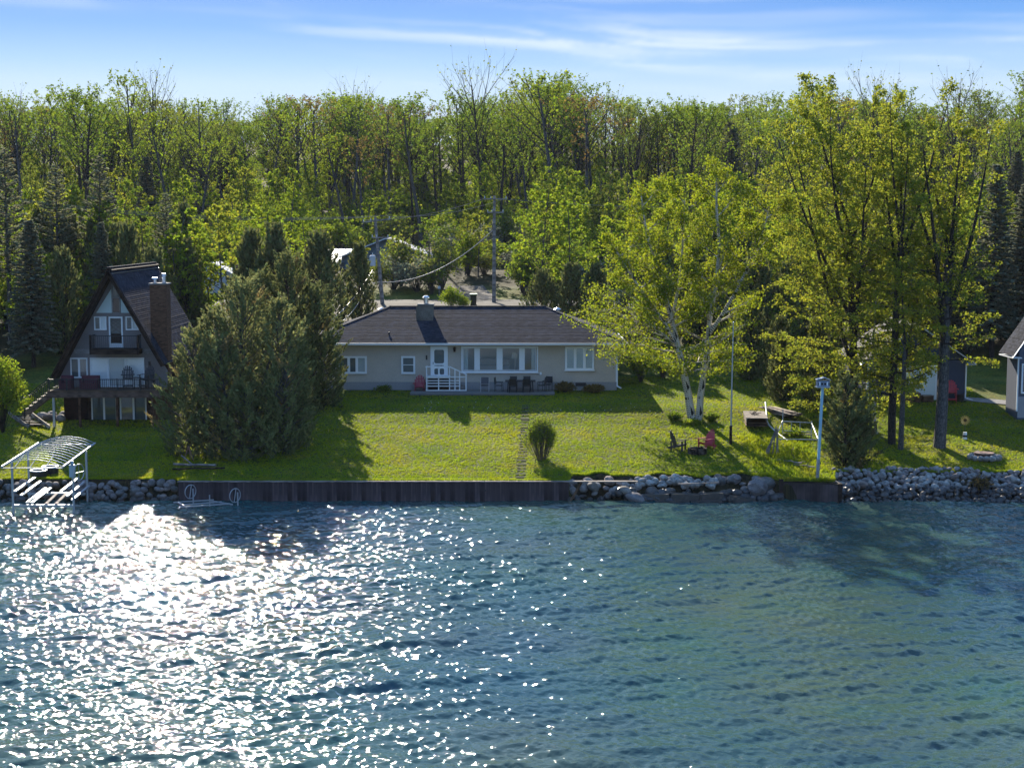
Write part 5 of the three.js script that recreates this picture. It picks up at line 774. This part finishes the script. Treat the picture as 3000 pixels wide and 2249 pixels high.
tag(obj('fallen_plank', [beam(V(3.05, .0, -77.6), V(3.75, 1.05, -78.3), .06, .12)], mt.woodBrown), 'brown board leaning on the stones beside the end of the plank seawall', 'plank');

// ---------------------------------------------------------------- boat lift with its bare canopy frame
{
  const liftM = M(.34, .37, .40, .5, { metalness: .7 });
  const L = thing('boat_lift', 'silver boat lift with arched bare canopy frame at the left shore', 'boat lift', [-23.6, 0, -76]);
  const yF = 2.6, yB = 2.86, zF = -73, zB = -79.2, xl = (z) => lerp(-25.12, -25.25, (zF - z) / 6.2), xr = (z) => lerp(-22.09, -22.22, (zF - z) / 6.2), yy = (z) => lerp(yF, yB, (zF - z) / 6.2);
  for (const [x, z] of [[-25.05, -74.3], [-22.01, -74.3], [-25.34, -77.75], [-22.3, -77.75]]) part('post', [rod(V(x, -1, z), V(x, 2.66, z), .06, .06, 10)], mt.galv, L);
  part('side_rail', [rod(V(xl(zF), yF, zF), V(xl(zB), yB, zB), .055)], liftM, L); part('side_rail', [rod(V(xr(zF), yF, zF), V(xr(zB), yB, zB), .055)], liftM, L);
  for (let i = 0; i < 13; i++) { const z = lerp(zF, zB, i / 12), P = []; for (let k = 0; k <= 8; k++) { const t = k / 8; P.push(V(lerp(xl(z), xr(z), t), yy(z) + .36 * (1 - (2 * t - 1) ** 2), z)); } part('bow', [tube(P, .02, 20, 6)], liftM, L); }
  part('end_tube', [rod(V(xl(zF), yF - .06, zF), V(xr(zF), yF - .06, zF), .024)], liftM, L); part('end_tube', [rod(V(xl(zB), yB - .06, zB), V(xr(zB), yB - .06, zB), .024)], liftM, L);
  for (const t of [.2, .45, .7]) part('brace', [rod(V(lerp(-25.1, -22.1, t), 2.55, -73.05), V(lerp(-25.1, -22.1, t) + .1, 3.0, -74.2), .02)], mt.galv, L);
  for (const [x, y] of [[-24.9, 1.2], [-24.6, 1.0]]) part('side_beam', [beam(V(x, y - .05, -74.2), V(x - .22, y, -78.0), .13, .09)], mt.galv, L);
  for (const [x, y] of [[-22.6, 1.25], [-22.3, 1.02], [-22.05, .82]]) part('side_beam', [beam(V(x, y - .1, -74.2), V(x - .22, y - .05, -78.0), .13, .08)], mt.galv, L);
  for (const x of [-24.25, -24.0]) part('bunk', [beam(V(x, .62, -74.0), V(x - .25, .68, -77.8), .14, .07)], liftM, L);
  for (const x of [-23.4, -22.9]) part('bunk', [beam(V(x, .5, -74.3), V(x - .25, .56, -77.0), .16, .06)], mt.woodGrey, L);
  part('cross_beam', [beam(V(-25.05, .42, -74.3), V(-22.0, .42, -74.3), .1, .12)], mt.galv, L); part('cross_beam', [beam(V(-25.3, .46, -77.4), V(-22.3, .46, -77.4), .1, .12)], mt.galv, L);
  const w = part('winch', [box(.26, .62, .2, -22.0, 2.2, -74.2), rod(V(-22.0, 2.55, -74.2), V(-22.0, 2.72, -74.2), .08, .05, 10)], M(.35, .45, .52, .5, { metalness: .5 }), L);
  part('winch_wheel', [new THREE.TorusGeometry(.42, .022, 6, 28).rotateY(1.2).translate(-21.72, 2.1, -74.35), beam(V(-21.72, 1.7, -74.35), V(-21.72, 2.5, -74.35), .025), beam(V(-21.57, 2.1, -74.75), V(-21.87, 2.1, -73.95), .025)], mt.galv, L, w);
}
{ // lowered hoist: two wheels over a frame awash
  const L = thing('boat_hoist', 'lowered boat hoist awash in the water with two upright wheels, below the round cedar', 'boat hoist', [-15.6, 0, -76.4]);
  for (const [x, z, y] of [[-16.75, -77.2, .62], [-14.3, -76.5, .55]]) { const p = part('post', [rod(V(x + .12, -1, z), V(x + .12, y + .15, z), .04)], mt.galv, L); part('wheel', [new THREE.TorusGeometry(.36, .024, 6, 30).rotateY(.9).translate(x, y, z + .06), beam(V(x - .05, y - .34, z + .06), V(x + .05, y + .34, z + .06), .04)], mt.galv, L, p); }
  for (const [a, b] of [[[-17.6, .1, -76.9], [-15.6, .14, -77.4]], [[-17.0, .1, -75.6], [-14.6, .12, -76.4]], [[-17.4, .1, -77.0], [-16.6, .1, -75.5]], [[-15.7, .12, -77.2], [-14.4, .12, -76.2]], [[-16.9, .11, -76.2], [-15.1, .13, -76.9]]]) part('frame_bar', [beam(V(...a), V(...b), .08, .06)], mt.galv, L);
  part('guide_post', [rod(V(-15.65, -1, -76.6), V(-15.65, .55, -76.6), .03)], mt.galv, L);
}
{ const D = thing('dock', 'pale plank dock corner at the left edge beside the boat lift', 'dock', [-28.4, .9, -78]); for (let k = 0; k < 9; k++) part('deck_board', [bx(-29.6, -26.9 - .05 * k, .86, .92, -79.0 + k * .2, -79.18 + k * .2)], mt.woodPale, D); part('stringer', [bx(-29.6, -27.4, .7, .86, -77.5, -77.6), bx(-29.6, -27.2, .7, .86, -78.9, -79.0), bx(-29.6, -29.5, .7, .86, -77.6, -78.9)], mt.woodGrey, D); part('pile', [rod(V(-27.6, -1, -77.7), V(-27.6, .85, -77.7), .07)], mt.woodGrey, D); }
for (const [x, z, l] of [[-25.35, -79.4, 'black round tub nearer the water behind the boat lift'], [-25.0, -80.3, 'black round tub farther up the lawn behind the boat lift']]) { const t = thing('round_tub', l, 'tub', [x, gnd(x, z), z], 0, 'tubs behind the boat lift'); const lat = new THREE.LatheGeometry([[.42, 0], [.46, .3], [.46, .34], [.38, .34], [.36, .2], [.0, .2]].map((p) => new THREE.Vector2(...p)), 20); const m = obj('shell', [lat], mt.blackPlastic, t); obj('rim', [new THREE.TorusGeometry(.43, .035, 6, 24).rotateX(Math.PI / 2).translate(0, .34, 0)], mt.alu, t); }

// ================================================================ things on the lawns
function adirondack(name, mat, label, pos, turn, group, tallLeg = 0) {
  const t = thing(name, label, 'chair', pos, turn, group), y0 = .34 + tallLeg;
  for (let i = 0; i < 5; i++) obj('seat_slat', [box(.54, .022, .085, 0, y0 + .03 - i * .028, .24 - i * .105, -.2)], mat, t);
  const b = new THREE.Group(); b.name = 'backrest'; b.position.set(0, y0 - .08, -.22); b.rotation.x = -.36; t.add(b);
  for (let i = -3; i <= 3; i++) { const h = .86 - .035 * i * i; obj('back_slat', [box(.076, h, .022, 0, h / 2, 0), new THREE.CylinderGeometry(.038, .038, .022, 8).rotateX(Math.PI / 2).translate(0, h, 0)], mat, b).position.x = i * .085; const s = b.children[b.children.length - 1]; s.rotation.z = -i * .035; }
  obj('back_brace', [box(.6, .06, .022, 0, .3, -.03), box(.5, .05, .022, 0, .62, -.03)], mat, b);
  for (const s of [-1, 1]) { obj('arm', [box(.13, .024, .72, s * .35, y0 + .24, .02), new THREE.CylinderGeometry(.08, .08, .024, 10).translate(s * .35, y0 + .24, .38)], mat, t); obj('front_leg', [box(.03, y0 + .23, .1, s * .3, (y0 + .23) / 2, .26)], mat, t); obj('rear_leg', [box(.026, .12, .95, s * .265, y0 - .09, -.12, -.22)], mat, t); obj('back_post', [box(.03, y0 + .2, .08, s * .29, (y0 + .2) / 2, -.38)], mat, t); }
  if (tallLeg) obj('foot_rail', [box(.6, .05, .04, 0, .2, .3), box(.6, .03, .25, 0, .28, .42)], mat, t);
  return t;
}
const on = (x, z, dy = 0) => [x, gnd(x, z) + dy, z];
adirondack('adirondack_chair', mt.blackPlastic, 'black slatted garden chair left of the fire ring on the lawn', on(9.5, -84.4), 1.15);
adirondack('adirondack_chair', mt.redPlastic, 'red slatted garden chair right of the fire ring on the lawn', on(11.05, -84.8), -.95);
adirondack('adirondack_chair', mt.redPlastic, 'red slatted garden chair against the ranch house beside the porch', on(-6.15, -99.25), 0);
adirondack('adirondack_chair', mt.brightRed, 'tall bright red slatted chair in front of the garage', on(28.35, -96.2), -.2, undefined, .32);
adirondack('deck_chair', mt.darkIron, 'dark high chair on the A-frame deck, nearer the middle', [-23.9, 4.26, -92.9], .25, 'high chairs on the A-frame deck', .32);
adirondack('deck_chair', mt.darkIron, 'dark high chair on the A-frame deck, nearer the brick chimney', [-22.75, 4.26, -92.9], -.3, 'high chairs on the A-frame deck', .32);
{ const t = thing('deck_table', 'small dark table between the high chairs on the A-frame deck', 'table', [-23.32, 4.26, -92.8]); obj('top', [box(.5, .03, .5, 0, .72, 0)], mt.darkIron, t); for (const [a, b] of [[-1, -1], [1, -1], [-1, 1], [1, 1]]) obj('leg', [rod(V(a * .22, 0, b * .22), V(a * .2, .71, b * .2), .018)], mt.darkIron, t); }
for (const [x, w, l] of [[-27.65, .75, 'dark red covered armchair at the left end of the A-frame deck'], [-26.2, 1.1, 'dark red covered loveseat beside the armchair on the A-frame deck']]) { const t = thing('covered_seat', l, 'seat', [x, 4.26, -92.6], 0, 'covered seats on the A-frame deck'), m = M(.10, .035, .045, .8); obj('seat_base', [box(w, .4, .7, 0, .22, 0)], m, t); obj('backrest', [box(w, .5, .2, 0, .6, -.28)], m, t); for (const s of [-1, 1]) obj('arm', [box(.14, .3, .68, s * (w / 2 - .07), .55, .02)], m, t); }
{ // fire ring between the chairs
  const t = thing('fire_ring', 'low dark fire ring in front of the black and red chairs', 'fire pit', on(10.45, -83.8));
  for (let i = 0; i < 12; i++) { const a = i / 12 * 6.283; for (let r = 0; r < 2; r++) { const m = obj('block', [box(.25, .15, .14, 0, .075 + r * .155, .46)], [mt.woodDark, M(.09, .07, .055, .95), mt.soil][(i + r) % 3], t); m.rotation.y = a + r * .26; } }
  obj('ash_bed', [new THREE.CylinderGeometry(.4, .4, .05, 20).translate(0, .05, 0)], mt.soil, t);
}
{ // stone fire pit on the right lot
  const t = thing('stone_fire_pit', 'ring of pale stones with a rusty round lid on the right lawn', 'fire pit', on(26.4, -83.05)), q = rng(55);
  for (let i = 0; i < 15; i++) { const a = i / 15 * 6.283, m = new THREE.Mesh(stoneGeo[i % 8], stoneMat[[4, 1, 0][i % 3]]); m.name = 'stone'; m.position.set(Math.cos(a) * .75, .1, Math.sin(a) * .75); m.rotation.y = q() * 6; m.scale.setScalar(.34 + .14 * q()); m.castShadow = true; t.add(m); }
  obj('ring', [new THREE.CylinderGeometry(.5, .5, .32, 24, 1, true).translate(0, .16, 0)], M(.10, .06, .045, .8), t); obj('lid', [new THREE.CylinderGeometry(.55, .55, .03, 26).translate(0, .34, 0)], M(.22, .15, .12, .75), t);
}
{ const t = thing('flagpole', 'bare grey flagpole standing on the lawn right of the fire ring chairs', 'flagpole', on(12.6, -85.65)); obj('shaft', [rod(V(0, 0, 0), V(.05, 7.0, 0), .055, .03, 10)], mt.galv, t); obj('lower_sleeve', [rod(V(0, 0, 0), V(0, 1.1, 0), .085, .085, 10)], mt.woodDark, t); obj('finial', [new THREE.SphereGeometry(.06, 8, 6).translate(.05, 7.03, 0)], mt.alu, t); obj('cleat', [box(.03, .18, .05, 0, 1.5, .07)], mt.alu, t); }
{ // martin house on its post
  const t = thing('birdhouse_post', 'white birdhouse on a tall pale blue post at the corner of the shore', 'birdhouse', on(16.2, -78.65)), pale = M(.30, .50, .58, .6);
  obj('post', [beam(V(0, -.2, 0), V(.17, 4.95, 0), .13)], pale, t); obj('post_foot', [beam(V(0, -.2, 0), V(.04, 1.1, 0), .15)], M(.55, .55, .54, .8, { map: T.grain }), t);
  const h = obj('house', [box(.64, .34, .42, .18, 5.12, 0)], M(.22, .25, .30, .7), t); obj('roof', [beam(V(-.18, 5.33, 0), V(.19, 5.44, 0), .48, .03), beam(V(.54, 5.33, 0), V(.17, 5.46, 0), .5, .03)], M(.30, .36, .42, .6), t); obj('floor', [box(.72, .03, .48, .18, 4.94, 0)], M(.5, .53, .56, .6), t);
  for (const x of [-.06, .1, .26, .42]) obj('entrance', [box(.1, .1, .012, x, 5.12, .215)], mt.dark, h); for (const x of [-.02, .38]) obj('door_panel', [box(.08, .2, .012, x, 5.12, .216)], mt.whitePaint, h);
}
{ // stacked dock sections
  const t = thing('dock_section_stack', 'low stack of weathered dock sections with twigs on top, on the right lawn', 'dock section', on(14.75, -90.3), -.1);
  for (let i = 0; i < 11; i++) obj('deck_board', [box(1.3, .035, .28, 0, .50, -1.55 + i * .31)], mt.woodGrey, t);
  for (const x of [-.6, .6]) obj('stringer', [box(.06, .2, 3.4, x, .38, 0)], mt.woodGrey, t); for (let i = 0; i < 2; i++) obj('lower_section', [box(1.3, .05, 3.3, 0, .2 - i * .16, 0)], mt.woodBrown, t); for (const z of [-1.4, 1.4]) obj('bearer', [box(1.2, .1, .1, 0, .05, z)], mt.woodDark, t);
  R = rng(71); for (let i = 0; i < 14; i++) obj('twig', [stick(V(gs() * .5, .55, gs() * .9), V(gs() * .6, .62 + .1 * R(), gs() * .9), .012, .06, 3)], mt.bark, t);
}
{ const t = thing('lumber_pile', 'loose pile of pinkish boards beside the dark cedars at the right lawn edge', 'lumber', on(16.7, -92.4), .5), q = rng(72); for (let i = 0; i < 13; i++) { const m = obj('board', [box(.22, .045, 2.6 + .5 * q(), 0, 0, 0)], [mt.woodPale, mt.woodGrey, M(.42, .30, .26, .85, { map: T.plank })][i % 3], t); m.position.set((i % 5 - 2) * .25, .08 + Math.floor(i / 5) * .1 + .05 * q(), (q() - .5) * .5); m.rotation.set((q() - .5) * .1, (q() - .5) * .3, (q() - .5) * .1); } for (const z of [-.8, .9]) obj('bearer', [box(1.3, .1, .1, 0, 0.0, z)], mt.woodDark, t); }
{ // tubular dock frame
  const t = thing('tubular_rack', 'grey tubular dock frame standing in the tall grass by the birdhouse post', 'dock frame'); t.position.set(16, 1.7, -85.6);
  const P = [[15.0, -84.0], [17.3, -84.0], [15.9, -87.4], [17.6, -87.4]].map(([x, z]) => V(x, gnd(x, z), z)), up = (p, h) => V(p.x, p.y + h, p.z), F = [[P[0], 1.25], [P[1], .9], [P[2], 1.6], [P[3], 1.0]];
  for (const [p, h] of F) part('leg', [rod(up(p, -.1), up(p, h), .035)], mt.galv, t);
  for (const [a, b, h1, h2] of [[0, 1, .75, .8], [2, 3, .9, .9], [2, 3, .35, .35], [0, 2, 1.1, .95], [1, 3, .85, .9]]) part('rail', [rod(up(P[a], h1), up(P[b], h2), .03)], mt.galv, t);
  for (const k of [.3, .6]) part('rung', [rod(V().lerpVectors(up(P[2], .35), up(P[3], .35), k), V().lerpVectors(up(P[2], .9), up(P[3], .9), k), .022)], mt.galv, t);
  part('tread_board', [beam(up(P[2], .2), up(P[3], .2), .3, .05)], mt.woodPale, t);
}
R = rng(73); { const t = thing('stick_bundle', 'bundle of grey sticks leaning on the dock frame', 'sticks', on(14.7, -83.7)); for (let i = 0; i < 16; i++) obj('stick', [stick(V(gs() * .55 - .2, 0, gs() * .35 + .15), V(.25 + gs() * .12, 1.25 + .35 * R(), -.2 + gs() * .1), .018, .05, 4)], mt.woodGrey, t); }
R = rng(74); for (const [x, z, s, l] of [[15.3, -81.8, 1, 'pale fallen branch in the grass left of the birdhouse post'], [16.0, -81.0, .8, 'smaller pale fallen branch nearest the birdhouse post']]) { const t = thing('fallen_branch', l, 'branch', on(x, z, .06), 0, 'fallen branches by the birdhouse post'); obj('limb', [stick(V(-.6 * s, .05, -.8 * s), V(.5 * s, .1, .9 * s), .035, .12)], mt.woodPale, t); for (let i = 0; i < 5; i++) obj('twig', [stick(V(-.3 + i * .15, .08, -.4 + i * .25), V(-.3 + i * .15 + gs() * .7, .25 * R(), -.2 + i * .25 + gs() * .5), .016, .08, 3)], mt.woodGrey, t); }
tag(obj('bent_pipe', [tube([V(15.85, gnd(15.85, -93.2) + .45, -93.2), V(15.65, gnd(15.65, -91.6) + .2, -91.6), V(15.5, gnd(15.5, -90.2) + .06, -90.2), V(15.7, gnd(15.7, -88) + .05, -88), V(16, gnd(16, -86.3) + .05, -86.3)], .045, 30, 7)], mt.whitePaint), 'white bent pipe lying between the dock sections and the dock frame', 'pipe');
{ // garden stake with a sunflower, white bottle-like stand below
  const t = thing('sunflower_stake', 'metal sunflower ornament on a stake with white base on the right lawn', 'garden ornament', on(26.55, -87.2)); obj('stem', [rod(V(0, 0, 0), V(0, 1.05, 0), .018)], mt.darkIron, t); obj('base', [rod(V(0, 0, .05), V(0, .42, .05), .13, .11, 12)], mt.whitePaint, t); obj('base_band', [rod(V(0, .14, .05), V(0, .26, .05), .135, .132, 12)], mt.darkIron, t);
  const fl = obj('flower_disc', [new THREE.CylinderGeometry(.11, .11, .03, 14).rotateX(Math.PI / 2).translate(0, 1.12, 0)], M(.10, .055, .02, .8), t); for (let i = 0; i < 14; i++) { const a = i / 14 * 6.283; obj('petal', [beam(V(Math.cos(a) * .1, 1.12 + Math.sin(a) * .1, .01), V(Math.cos(a) * .28, 1.12 + Math.sin(a) * .28, .03), .06, .012, V(0, 0, 1))], M(.50, .30, .06, .6), fl); }
}
// patio set by the picture window
{
  const slab = struct(obj('patio_slab', [bx(-6.7, 2.8, 3.30, 3.44, -97.9, -99.94)], M(.22, .215, .20, .95, { map: T.fine })));
  const T0 = thing('patio_table', 'long dark patio table under the picture window', 'table', [.55, 3.44, -98.75]); obj('top', [box(2.0, .04, .95, 0, .72, 0)], mt.darkIron, T0); for (const [a, b] of [[-1, -1], [1, -1], [-1, 1], [1, 1]]) obj('leg', [rod(V(a * .85, 0, b * .38), V(a * .8, .7, b * .36), .028)], mt.darkIron, T0); obj('stretcher', [box(1.6, .04, .04, 0, .2, 0)], mt.darkIron, T0);
  const chair = (l, x, z, r) => { const t = thing('patio_chair', l, 'chair', [x, 3.44, z], r, 'patio chairs round the long table'); obj('seat', [box(.48, .03, .46, 0, .42, 0)], mt.darkIron, t); obj('backrest', [box(.46, .44, .03, 0, .72, -.26, -.16)], mt.darkIron, t); for (const s of [-1, 1]) { obj('arm', [box(.04, .03, .46, s * .26, .64, -.02)], mt.darkIron, t); obj('leg', [rod(V(s * .24, 0, .24), V(s * .24, .63, .2), .016), rod(V(s * .22, 0, -.26), V(s * .22, .95, -.3), .016)], mt.darkIron, t); } return t; };
  chair('dark patio chair at the left end of the long table', -.85, -98.7, 1.4); chair('dark patio chair at the right end of the long table', 1.95, -98.75, -1.4); chair('dark patio chair at the near side of the table, left', .05, -98.15, Math.PI); chair('dark patio chair at the near side of the table, right', .95, -98.15, Math.PI); chair('dark patio chair between table and window, left', .1, -99.35, 0); chair('dark patio chair between table and window, right', 1.0, -99.35, 0); chair('dark patio chair standing apart at the far right of the table', 2.35, -99.3, -.5);
  const a = thing('folding_chair', 'aluminium folding chair with dark webbing between porch and patio table', 'chair', [-1.8, 3.44, -98.9]); obj('seat', [box(.5, .03, .44, 0, .4, 0)], mt.darkIron, a); obj('backrest', [box(.5, .42, .03, 0, .7, -.24, -.2)], M(.10, .10, .11, .8), a); for (const s of [-1, 1]) { obj('side_frame', [rod(V(s * .27, 0, .25), V(s * .27, .62, .12), .014), rod(V(s * .27, 0, -.25), V(s * .27, .95, -.3), .014), box(.05, .025, .5, s * .28, .63, -.02)], mt.alu, a); }
}
// by the garage
{ const q = rng(75); for (const [i, [x, w, h, l]] of [[25.2, .75, .42, 'brown wooden crate at the left of the garage door'], [26.0, .8, .55, 'brown wooden crate with a reddish top at the middle of the garage door'], [26.85, .7, .4, 'low brown crate at the right of the garage door']].entries()) { const t = thing('wooden_crate', l, 'crate', on(x, -96.45), (q() - .5) * .3, 'crates at the garage door'); for (let k = 0; k < 3; k++) obj('side_slat', [box(w, h / 3 - .02, .02, 0, (k + .5) * h / 3, .25), box(w, h / 3 - .02, .02, 0, (k + .5) * h / 3, -.25)], mt.woodBrown, t); obj('end_panel', [box(.02, h, .48, w / 2 - .01, h / 2, 0)], mt.woodBrown, t); obj('end_panel', [box(.02, h, .48, -w / 2 + .01, h / 2, 0)], mt.woodBrown, t); obj('lid', [box(w + .04, .03, .54, 0, h + .02, 0)], i === 1 ? M(.28, .10, .07, .8, { map: T.plank }) : mt.woodPale, t); }
  const t = thing('dark_planter', 'squat black planter right of the tall red chair at the garage corner', 'planter', on(29.0, -96.5)); const lat = new THREE.LatheGeometry([[.2, 0], [.27, .45], [.29, .46], [.25, .46], [.22, .38], [0, .38]].map((p) => new THREE.Vector2(...p)), 16); obj('pot', [lat], mt.blackPlastic, t); obj('soil', [new THREE.CylinderGeometry(.23, .23, .02, 14).translate(0, .4, 0)], mt.soil, t); }
// old timber steps on the left bank
{ const t = thing('timber_steps', 'dark old timber steps with sunlit edges on the left bank below the deck stairs', 'steps', [-30.6, 2.0, -92.6]); for (let i = 0; i < 6; i++) { const x = -31.4 + i * .32, z = -93.6 + i * .32; part('tread', [beam(V(x, gnd(x, z) + .32 - i * .035, z), V(x + 1.25, gnd(x, z) + .34 - i * .035, z + .04), .28, .06)], i % 2 ? mt.woodGrey : mt.woodDark, t); } part('stringer', [beam(V(-31.7, 2.62, -93.8), V(-29.75, 2.05, -91.6), .07, .22)], mt.woodGrey, t); part('stringer', [beam(V(-30.2, 2.62, -93.6), V(-28.4, 2.05, -91.4), .07, .22)], mt.woodPale, t); }
{ const q = rng(76), t = thing('bank_boulders', 'few grey boulders under the deck stairs of the A-frame', 'boulders', [-29.2, 2.2, -94]); for (let i = 0; i < 9; i++) { const x = -29.9 + 1.6 * q(), z = -93.4 - 1.4 * q(); stone(t, x, gnd(x, z) + .12, z, .5 + .35 * q(), q, stoneMat[i % 4]); } }

// stepping stones across the ranch lawn
{ const g = new THREE.Group(); g.name = 'stepping_stone_path'; struct(g); scene.add(g); const q = rng(80), stoneDark = M(.085, .085, .05, .95, { specularIntensity: .05 }); for (let i = 0; i < 26; i++) { const t = i / 25, x = lerp(.88, .47, t) + (q() - .5) * .05, z = lerp(-94.2, -79.2, t) + (q() - .5) * .22, w = .38 + .18 * q(); const s = box(w, .05, .16 + .12 * q(), 0, 0, 0, 0, (q() - .5) * .2); const m = obj('stepping_stone', [s], stoneDark, g); m.position.set(x, gnd(x, z) + .012, z); m.rotation.x = .13; } }
// small white clover and dandelion heads in the grass
{ const q = rng(81), n = 90, im = new THREE.InstancedMesh(new THREE.SphereGeometry(.022, 5, 4), M(.8, .8, .78, .9), n), mm = new THREE.Matrix4(); for (let i = 0; i < n; i++) { const c = [[-3, -93], [3, -90], [8, -92], [-6, -88], [12, -87]][i % 5], x = c[0] + (q() - .5) * 5, z = c[1] + (q() - .5) * 5; mm.makeTranslation(x, gnd(x, z) + .09, z); im.setMatrixAt(i, mm); } im.name = 'dandelion_heads'; im.userData = { kind: 'stuff', label: 'small white dandelion heads scattered in the grass', category: 'flowers' }; scene.add(im); }

// ================================================================ the road: poles, wires, bin, mailboxes
{
  const pole = (label, bx_, bz, topx, h, arms, extra) => { const y = gnd(bx_, bz), t = thing('utility_pole', label, 'utility pole', [bx_, y, bz], 0, 'utility poles along the road'); obj('shaft', [rod(V(0, -.2, 0), V(topx - bx_, h, 0), .19, .12, 10)], mt.poleWood, t); for (const [ay, w, r, off] of arms) { const f = ay / h, a = obj('crossarm', [box(w, .12, .1, (topx - bx_) * f + off, ay, .14, 0, 0, r)], mt.poleWood, t); for (const k of [-.46, -.2, .46]) obj('insulator', [rod(V((topx - bx_) * f + off + k * w, ay + .06 + r * k * w, .14), V((topx - bx_) * f + off + k * w, ay + .26 + r * k * w, .14), .045, .03, 6)], mt.fascia, a); } if (extra) extra(t); return t; };
  pole('nearer utility pole with a transformer left of the ranch chimney', -11.55, -134, -12.15, 7.75, [[7.45, 2.5, .12, .1], [5.95, 1.5, 0, .3]], (t) => { const tr = obj('transformer', [rod(V(-.85, 3.45, .1), V(-.85, 4.3, .1), .27, .27, 14), rod(V(-.85, 4.3, .1), V(-.85, 4.38, .1), .28, .2, 14)], M(.45, .50, .54, .5), t); obj('bushing', [rod(V(-.85, 4.38, .1), V(-.85, 4.62, .1), .05, .03, 6)], mt.fascia, tr); obj('bracket', [box(.5, .06, .06, -.5, 4.1, .08)], mt.darkIron, t); });
  pole('taller utility pole right of the ranch chimney', -1.65, -137, -1.6, 9.7, [[9.4, 2.1, 0, .1], [8.2, 1.5, 0, .1]]);
  const sag = (a, b, d, r, label, m = mt.wire) => { const P = []; for (let i = 0; i <= 10; i++) { const t = i / 10; P.push(V(lerp(a[0], b[0], t), lerp(a[1], b[1], t) - d * 4 * t * (1 - t), lerp(a[2], b[2], t))); } tag(obj('overhead_wire', [tube(P, r, 30, 5)], m), label, 'wire', 'overhead wires'); };
  const bright = M(.42, .36, .32, .4);
  sag([-1.75, 13.9, -136.9], [-11.9, 9.3, -133.8], 1.3, .035, 'thick cable sagging from the taller pole down to the nearer pole', bright); sag([-11.9, 9.3, -133.8], [-20, 8.9, -120], .3, .03, 'cable running left from the nearer pole to the dark cedars', bright);
  sag([-12.4, 10.4, -133.8], [-13.6, 7.2, -110.5], .45, .03, 'upper service wire from the transformer down to the ranch house', bright); sag([-12.3, 10.2, -133.8], [-12.9, 7.1, -110.2], .75, .026, 'lower service wire from the transformer down to the ranch house', bright); sag([-11.8, 9.0, -133.9], [-15.8, 7.2, -131], 0, .02, 'straight guy wire at the nearer pole');
  for (const [k, y] of [[-1, 15.2], [.1, 15.3], [1.2, 15.4]]) sag([-12.1 + k, y - .2, -133.86], [-45, y + 1.4, -135], .8, .018, (k < 0 ? 'lowest' : k < 1 ? 'middle' : 'upper') + ' thin line running left from the crossarm of the nearer pole', mt.wire); for (const k of [-1, .95]) sag([-1.5 + k, 16.75, -136.86], [-12.1 + k * 1.15, 14.95 + .15 * k, -133.86], .5, .018, (k < 0 ? 'left' : 'right') + ' thin line between the crossarms of the two poles'); sag([-.9, 16.7, -136.86], [45, 17.6, -138], 1.2, .018, 'thin line running right from the taller pole crossarm');
  const bin = thing('waste_bin', 'dark wheeled bin with a green lid at the roadside above the ranch roof', 'bin', on(-3.4, -132.6, .02)); obj('body', [new THREE.CylinderGeometry(.34, .28, 1.0, 4, 1).rotateY(Math.PI / 4).scale(1.15, 1, 1.15).translate(0, .55, 0)], mt.blackPlastic, bin); obj('lid', [box(.66, .07, .66, 0, 1.09, 0, .05), new THREE.CylinderGeometry(.05, .05, .5, 8).rotateZ(Math.PI / 2).translate(0, 1.1, -.34)], M(.06, .22, .06, .5), bin); for (const s of [-1, 1]) obj('wheel', [new THREE.CylinderGeometry(.1, .1, .06, 12).rotateZ(Math.PI / 2).translate(s * .26, .1, -.3)], mt.blackPlastic, bin);
  for (const [x, l] of [[-6.95, 'left roadside mailbox above the ranch roof'], [-5.9, 'right roadside mailbox above the ranch roof']]) { const t = thing('mailbox', l, 'mailbox', on(x, -143.4), 0, 'roadside mailboxes'); obj('post', [box(.1, 1.0, .1, 0, .5, 0)], mt.woodGrey, t); const g = extr([[-.13, 0], [.13, 0], [.13, .14], [.09, .24], [0, .28], [-.09, .24], [-.13, .14]], .46).translate(0, 1.0, -.23); obj('box', [g], M(.45, .52, .56, .4, { metalness: .3 }), t); obj('flag', [box(.015, .16, .05, .145, 1.2, 0)], mt.brightRed, t); }
}
scene.fog = new THREE.FogExp2(new THREE.Color(0.86, 0.9, 1.0), 0.00007);
renderer.render(scene, camera);
